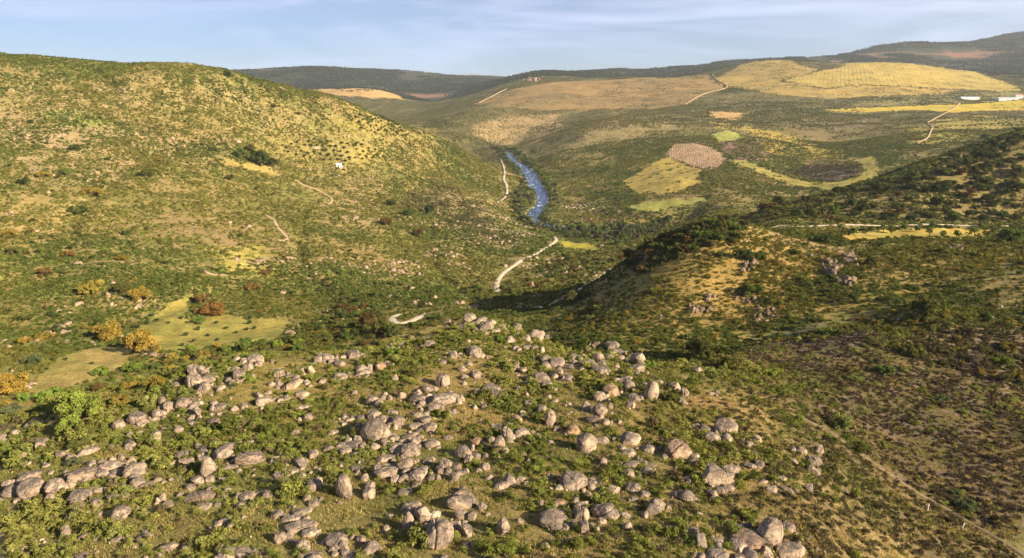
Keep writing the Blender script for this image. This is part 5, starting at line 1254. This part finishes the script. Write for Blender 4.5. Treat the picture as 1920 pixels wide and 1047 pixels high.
# knoll: grass tufts, dry and green
x, y = annulus(44000, 48, 215); d1 = fbm(x, y, 9, 3, 211)
keep = rs.uniform(0, 1, len(x)) < np.clip(.62 - .4 * d1, .1, 1); x, y = x[keep], y[keep]
k = free(x, y, roads=False); x, y = x[k], y[k]; z = ground(x, y); k = seen(x, y, z, 1, .03); x, y, z = x[k], y[k], z[k]
t = sstep(-.45, .35, fbm(x, y, 12, 3, 212)); j = rs.uniform(.7, 1.3, len(x))[:, None]; s = rs.uniform(.6, 1.25, len(x))
scatter('grass_tufts', TUFT, np.c_[x, y, z - .03], np.c_[s * 1.3, s * 1.3, s * .55], mixcol(t, (.145, .15, .036), (.26, .20, .07)) * j, 'dry and green grass tufts between the boulders', 'grass')
# right spur: heather and dead brush
x, y = annulus(56000, 56, 265); side = sstep(2, 34, x - .42 * (y - 60)) * (1 - sstep(150, 200, np.abs(x - 150) * 0)); d1 = fbm(x, y, 14, 3, 221)
keep = (rs.uniform(0, 1, len(x)) < np.clip(.62 + .5 * d1, .1, 1) * side); x, y = x[keep], y[keep]
k = free(x, y); x, y = x[k], y[k]; z = ground(x, y); k = seen(x, y, z, 1.2, .04); x, y, z = x[k], y[k], z[k]
t = sstep(.0, .5, fbm(x, y, 26, 3, 222)); j = rs.uniform(.65, 1.35, len(x))[:, None]; s = rs.lognormal(-.6, .3, len(x))
fac, tint = patch_effect(x, y, mixcol(t, (.11, .088, .055), (.11, .125, .035)))
scatter('heather', LOWS + GREEN[:1], np.c_[x, y, z - .05], np.c_[s, s, s], tint * j, 'brown heather and dead brush on the right spur', 'heather')
# slopes at middle distance: single shrubs
x, y = annulus(110000, 215, 520); d1 = fbm(x, y, 40, 3, 231); d2 = fbm(x, y, 12, 2, 232); fac, _ = patch_effect(x, y, np.zeros((len(x), 3)))
keep = rs.uniform(0, 1, len(x)) < np.clip(.55 + .6 * d1 + .4 * d2, .2, 1) * np.clip(fac, 0, 1.6) * .85; x, y = x[keep], y[keep]
k = free(x, y, rocks=False); x, y = x[k], y[k]; z = ground(x, y); k = seen(x, y, z, 2, .02); x, y, z = x[k], y[k], z[k]
t = sstep(-.4, .4, fbm(x, y, 60, 3, 233)); j = rs.uniform(.65, 1.3, len(x))[:, None]; s = rs.lognormal(-.05, .36, len(x))
tint = mixcol(t, (.10, .125, .028), (.165, .158, .038)); fac, tint = patch_effect(x, y, tint); yl = rs.uniform(0, 1, len(x)) < .05; tint[yl] = (.24, .16, .03)
scatter('slope_shrubs', GREEN + LOWS, np.c_[x, y, z - .08], np.c_[s, s, s * rs.uniform(.7, 1.2, len(x))], tint * j, 'olive green scrub on the slopes around the valley', 'scrub')
# larger bushes dotted over the slopes
x, y = annulus(11000, 230, 1500); d1 = fbm(x, y, 70, 3, 236); keep = rs.uniform(0, 1, len(x)) < np.clip(.24 + .6 * d1 + .7 * (1 - sstep(0, .15, np.abs(fbm(x + .35 * y, y * .45, 150, 2, 77)))), .03, 1) * .8; x, y = x[keep], y[keep]
k = free(x, y, rocks=False); x, y = x[k], y[k]; z = ground(x, y); k = seen(x, y, z, 3, .008); x, y, z = x[k], y[k], z[k]
s = np.clip(rs.lognormal(.75, .32, len(x)), 1.2, 4.2); c = rs.uniform(0, 1, len(x)); tint = np.where((c < .5)[:, None], (.055, .072, .018), np.where((c < .75)[:, None], (.085, .10, .024), np.where((c < .9)[:, None], (.12, .085, .03), (.19, .135, .03))))
scatter('slope_bushes', GREEN, np.c_[x, y, z - .2], np.c_[s, s, s * rs.uniform(.65, 1.0, len(x))], tint * rs.uniform(.75, 1.25, (len(x), 1)), 'larger dark bushes dotted over the valley slopes', 'bushes')
# far slopes: thickets
x, y = annulus(125000, 480, 1750); d1 = fbm(x, y, 120, 4, 241); d2 = fbm(x, y, 35, 2, 242); fac, _ = patch_effect(x, y, np.zeros((len(x), 3)))
keep = rs.uniform(0, 1, len(x)) < np.clip(.5 + .5 * d1 + .4 * d2 + .55 * (1 - sstep(0, .17, np.abs(fbm(x + .35 * y, y * .45, 150, 2, 77)))), .12, 1) * np.clip(fac, 0, 1.3); x, y = x[keep], y[keep]
k = free(x, y, rocks=False); x, y = x[k], y[k]; z = ground(x, y); k = seen(x, y, z, 2, .008); x, y, z = x[k], y[k], z[k]
t = sstep(-.4, .4, fbm(x, y, 90, 3, 243)); j = rs.uniform(.7, 1.25, len(x))[:, None]; s = np.clip(rs.lognormal(.05, .35, len(x)), .5, 2.2)
tint = mixcol(t, (.094, .114, .027), (.148, .142, .036)); fac, tint = patch_effect(x, y, tint); nr = ground_normal(x, y, 4.0)
hd = rs.uniform(0, 6.283, len(x))
def slope_euler(nr, hd):
    # tilt so that the local up axis follows the slope, after a random heading
    az = np.arctan2(nr[:, 1], nr[:, 0]); inc = np.arccos(np.clip(nr[:, 2], -1, 1)); E = np.zeros((len(nr), 3))
    for i in range(len(nr)):
        q = Quaternion((-math.sin(az[i]), math.cos(az[i]), 0), inc[i]) @ Quaternion((0, 0, 1), hd[i]); E[i] = q.to_euler()
    return E
scatter('hillside_scrub', CLUMP, np.c_[x, y, z - .1], np.c_[s, s, s * 1.1], tint * j, 'dense olive scrub over the left hillside and the far valley slopes', 'scrub', rotx=slope_euler(nr, hd))
print('hillside', len(x))
x, y = annulus(70000, 1650, 4600); d1 = fbm(x, y, 260, 4, 251); keep = rs.uniform(0, 1, len(x)) < np.clip(.5 + .9 * d1, .06, 1); x, y = x[keep], y[keep]
k = free(x, y, rocks=False); x, y = x[k], y[k]; z = ground(x, y); k = seen(x, y, z, 3, .004); x, y, z = x[k], y[k], z[k]
j = rs.uniform(.7, 1.3, len(x))[:, None]; s = rs.uniform(.9, 1.8, len(x)); nr = ground_normal(x, y, 12.0)
t = sstep(-.4, .4, fbm(x, y, 200, 3, 253))
scatter('far_scrub', FARCL, np.c_[x, y, z - .2], np.c_[s, s, s * 1.2], mixcol(t, (.08, .088, .03), (.125, .115, .04)) * j, 'dark scrub specks over the far valley sides', 'scrub', rotx=slope_euler(nr, rs.uniform(0, 6.28, len(x))))
# hedges and scrub lines along the field edges
HX, HY = [], []
for nm, (lab, poly, c1, c2, wob) in FIELDS.items():
    if nm in ('grass_clearing', 'valley_meadow', 'dry_grass_patch', 'flower_meadow'): continue
    L = resample(np.vstack([poly, poly[:1]]), 7 if wob < 7 else 14); k = fbm(L[:, 0], L[:, 1], 90 + wob * 8, 2, 305) + rs.uniform(-.25, .25, len(L)) > .02
    HX.append(L[k, 0] + rs.normal(0, wob * .5, k.sum())); HY.append(L[k, 1] + rs.normal(0, wob * .5, k.sum()))
x, y = np.concatenate(HX), np.concatenate(HY); z = ground(x, y); k = seen(x, y, z, 3, .006); x, y, z = x[k], y[k], z[k]; s = rs.uniform(1.2, 3.0, len(x)) * (1 + np.hypot(x, y) / 5000)
scatter('field_hedges', GREEN, np.c_[x, y, z - .2], np.c_[s, s, s * .8], np.array([[.065, .072, .022]]) * rs.uniform(.6, 1.4, (len(x), 1)), 'dark hedges and scrub along the field edges', 'hedges')
# distant woods on the mountains
x, y = annulus(30000, 4500, 8200); d1 = fbm(x, y, 500, 4, 261); keep = rs.uniform(0, 1, len(x)) < np.clip(.75 + .9 * d1, .03, 1) * (fbm(x, y, 700, 4, 47, .6) < .32); x, y = x[keep], y[keep]
k = free(x, y, rocks=False); x, y = x[k], y[k]; z = ground(x, y); k = seen(x, y, z, 8, .003); x, y, z = x[k], y[k], z[k]
j = rs.uniform(.6, 1.4, len(x))[:, None]; s = rs.uniform(3.0, 5.5, len(x))
scatter('distant_woods', FARCL, np.c_[x, y, z - .5], np.c_[s, s, s * 1.5], np.array([[.036, .046, .024]]) * j, 'dark woods on the distant mountain ridges', 'woods')
# loose stones
ROCKP = []
for q, (kd, sd) in enumerate((('b', 5), ('p', 6), ('r', 7), ('s', 8), ('b', 9))):
    o = bpy.data.objects.new('stone', rock_mesh('stone', kd, 700 + sd, 2)); o.data.materials.append(M_ROCKS); ROCKP.append(o)
def stones(name, x, y, s, tint, label, sink=.2):
    z = ground(x, y); n = len(x)
    rot = np.c_[rs.uniform(-.4, .4, (n, 2)), rs.uniform(0, 6.28, n)]
    scatter(name, ROCKP, np.c_[x, y, z + s * sink], np.c_[s * rs.uniform(.7, 1.3, n), s * rs.uniform(.6, 1.1, n), s * rs.uniform(.45, .95, n)], tint, label, 'stones', rotx=rot)
x, y = annulus(60000, 52, 215); d1 = fbm(x, y, 13, 3, 271); d2 = fbm(x, y, 50, 2, 272)
left = 1 - sstep(-5, 45, x - .35 * (y - 60))
keep = rs.uniform(0, 1, len(x)) < np.clip(-.06 + .75 * d1 + .3 * d2, 0, 1) * left * .42; x, y = x[keep], y[keep]; k = free(x, y, roads=False); x, y = x[k], y[k]
s = np.clip(rs.lognormal(-1.45, .5, len(x)), .1, .75)
stones('loose_stones', x, y, s, np.ones((len(x), 3)) * rs.uniform(.9, 1.35, (len(x), 1)), 'small loose granite stones between the boulders')
# broken blocks crowding round the boulders
n_s = 1500; k = rs.choice(len(ROCKS_XY), n_s, p=ROCKS_XY[:, 2] ** 1.5 / (ROCKS_XY[:, 2] ** 1.5).sum()); a = rs.uniform(0, 6.283, n_s); q = ROCKS_XY[k, 2] * (.8 + np.abs(rs.normal(0, .75, n_s))) + .1
x = ROCKS_XY[k, 0] + np.cos(a) * q; y = ROCKS_XY[k, 1] + np.sin(a) * q; s = np.clip(ROCKS_XY[k, 2] * rs.lognormal(-1.3, .45, n_s), .12, 1.0)
stones('broken_blocks', x, y, s, np.ones((n_s, 3)) * rs.uniform(.85, 1.2, (n_s, 1)), 'broken granite blocks crowding round the boulders', .3)
P = np.array([p[0] for p in small_pose]); A3 = np.array([p[1] for p in small_pose]); E3 = np.array([tuple(p[2]) for p in small_pose])
scatter('small_rocks', ROCKP, P, A3, np.ones((len(P), 3)) * rs.uniform(.9, 1.2, (len(P), 1)), 'small rocks lying between the larger boulders', 'rocks', rotx=E3)
x, y = annulus(90000, 300, 1150); d1 = fbm(x, y, 45, 3, 281); d2 = fbm(x, y, 260, 2, 282)
keep = (rs.uniform(0, 1, len(x)) < np.clip(-.08 + .8 * d1 + .4 * d2, 0, 1) * .8) & (x < .15 * y) ; x, y = x[keep], y[keep]; k = free(x, y, rocks=False); x, y = x[k], y[k]
z = ground(x, y); k = seen(x, y, z, 2, .004); x, y = x[k], y[k]; s = np.clip(rs.lognormal(.15, .45, len(x)), .4, 3.2)
stones('hillside_stones', x, y, s, np.array([[1.1, 1.0, .92]]) * rs.uniform(.9, 1.3, (len(x), 1)), 'pale granite stones strewn over the left hillside', .1)
x, y = annulus(20000, 225, 400); d1 = fbm(x, y, 20, 3, 291); keep = (rs.uniform(0, 1, len(x)) < np.clip(-.15 + .8 * d1, 0, 1) * .5) & (x > .1 * y); x, y = x[keep], y[keep]; k = free(x, y, rocks=False); x, y = x[k], y[k]
s = np.clip(rs.lognormal(-.6, .45, len(x)), .2, 1.4)
stones('right_hill_stones', x, y, s, np.ones((len(x), 3)) * rs.uniform(.8, 1.15, (len(x), 1)), 'broken stones over the face of the right hill', .1)
# young orchard trees on the stony field and the vine rows far away
def rows(poly, step, gap, ang, r):
    x0, y0 = poly.min(0); x1, y1 = poly.max(0); R_ = math.hypot(x1 - x0, y1 - y0) / 2; mx_, my_ = (x0 + x1) / 2, (y0 + y1) / 2
    a, b = np.meshgrid(np.arange(-R_, R_, step), np.arange(-R_, R_, gap)); a = a.ravel() + rs.normal(0, r, a.size); b = b.ravel() + rs.normal(0, r, b.size)
    x, y = mx_ + a * math.cos(ang) - b * math.sin(ang), my_ + a * math.sin(ang) + b * math.cos(ang); k = in_poly(x, y, poly); return x[k], y[k]
x, y = rows(FIELDS['orchard_field'][1], 6.5, 7.5, .5, .9); s = rs.uniform(.8, 1.5, len(x))
scatter('orchard_saplings', GREEN, np.c_[x, y, ground(x, y) - .05], np.c_[s, s, s], np.array([[.10, .075, .03]]) * rs.uniform(.6, 1.3, (len(x), 1)), 'brownish young trees in rows on the stony orchard field', 'saplings')
x, y = rows(FIELDS['vineyard_hill'][1], 7, 17, 1.15, .8); z = ground(x, y); k = seen(x, y, z, 2, .004); x, y, z = x[k], y[k], z[k]; k = rs.uniform(0, 1, len(x)) < .72; x, y, z = x[k], y[k], z[k]; s = rs.uniform(.7, 1.35, len(x))
scatter('vine_rows', LOWS, np.c_[x, y, z - .1], np.c_[s * 1.6, s, s], np.array([[.22, .175, .04]]) * rs.uniform(.7, 1.3, (len(x), 1)), 'rows of vines striping the golden far hill', 'vines')
# ------------------------------------------------------------------ air: a closed box of thin haze round the whole place
hz = box_mesh('haze', [(-16000, 16000, -2500, 16000, float(Z.min()) - 2.0, float(Z.max()) + 60.0)])
hm = bpy.data.materials.new('haze'); hm.use_nodes = True; hn = hm.node_tree.nodes; hl = hm.node_tree.links; hn.clear()
ho = hn.new('ShaderNodeOutputMaterial'); hv = hn.new('ShaderNodeVolumePrincipled')
hv.inputs['Color'].default_value = (.80, .88, 1.0, 1); hv.inputs['Density'].default_value = 0.000035; hv.inputs['Anisotropy'].default_value = .2
hl.new(hv.outputs['Volume'], ho.inputs['Volume'])
tag(obj('haze', hz, hm), 'thin bluish haze in the valley air', 'haze', kind='stuff')
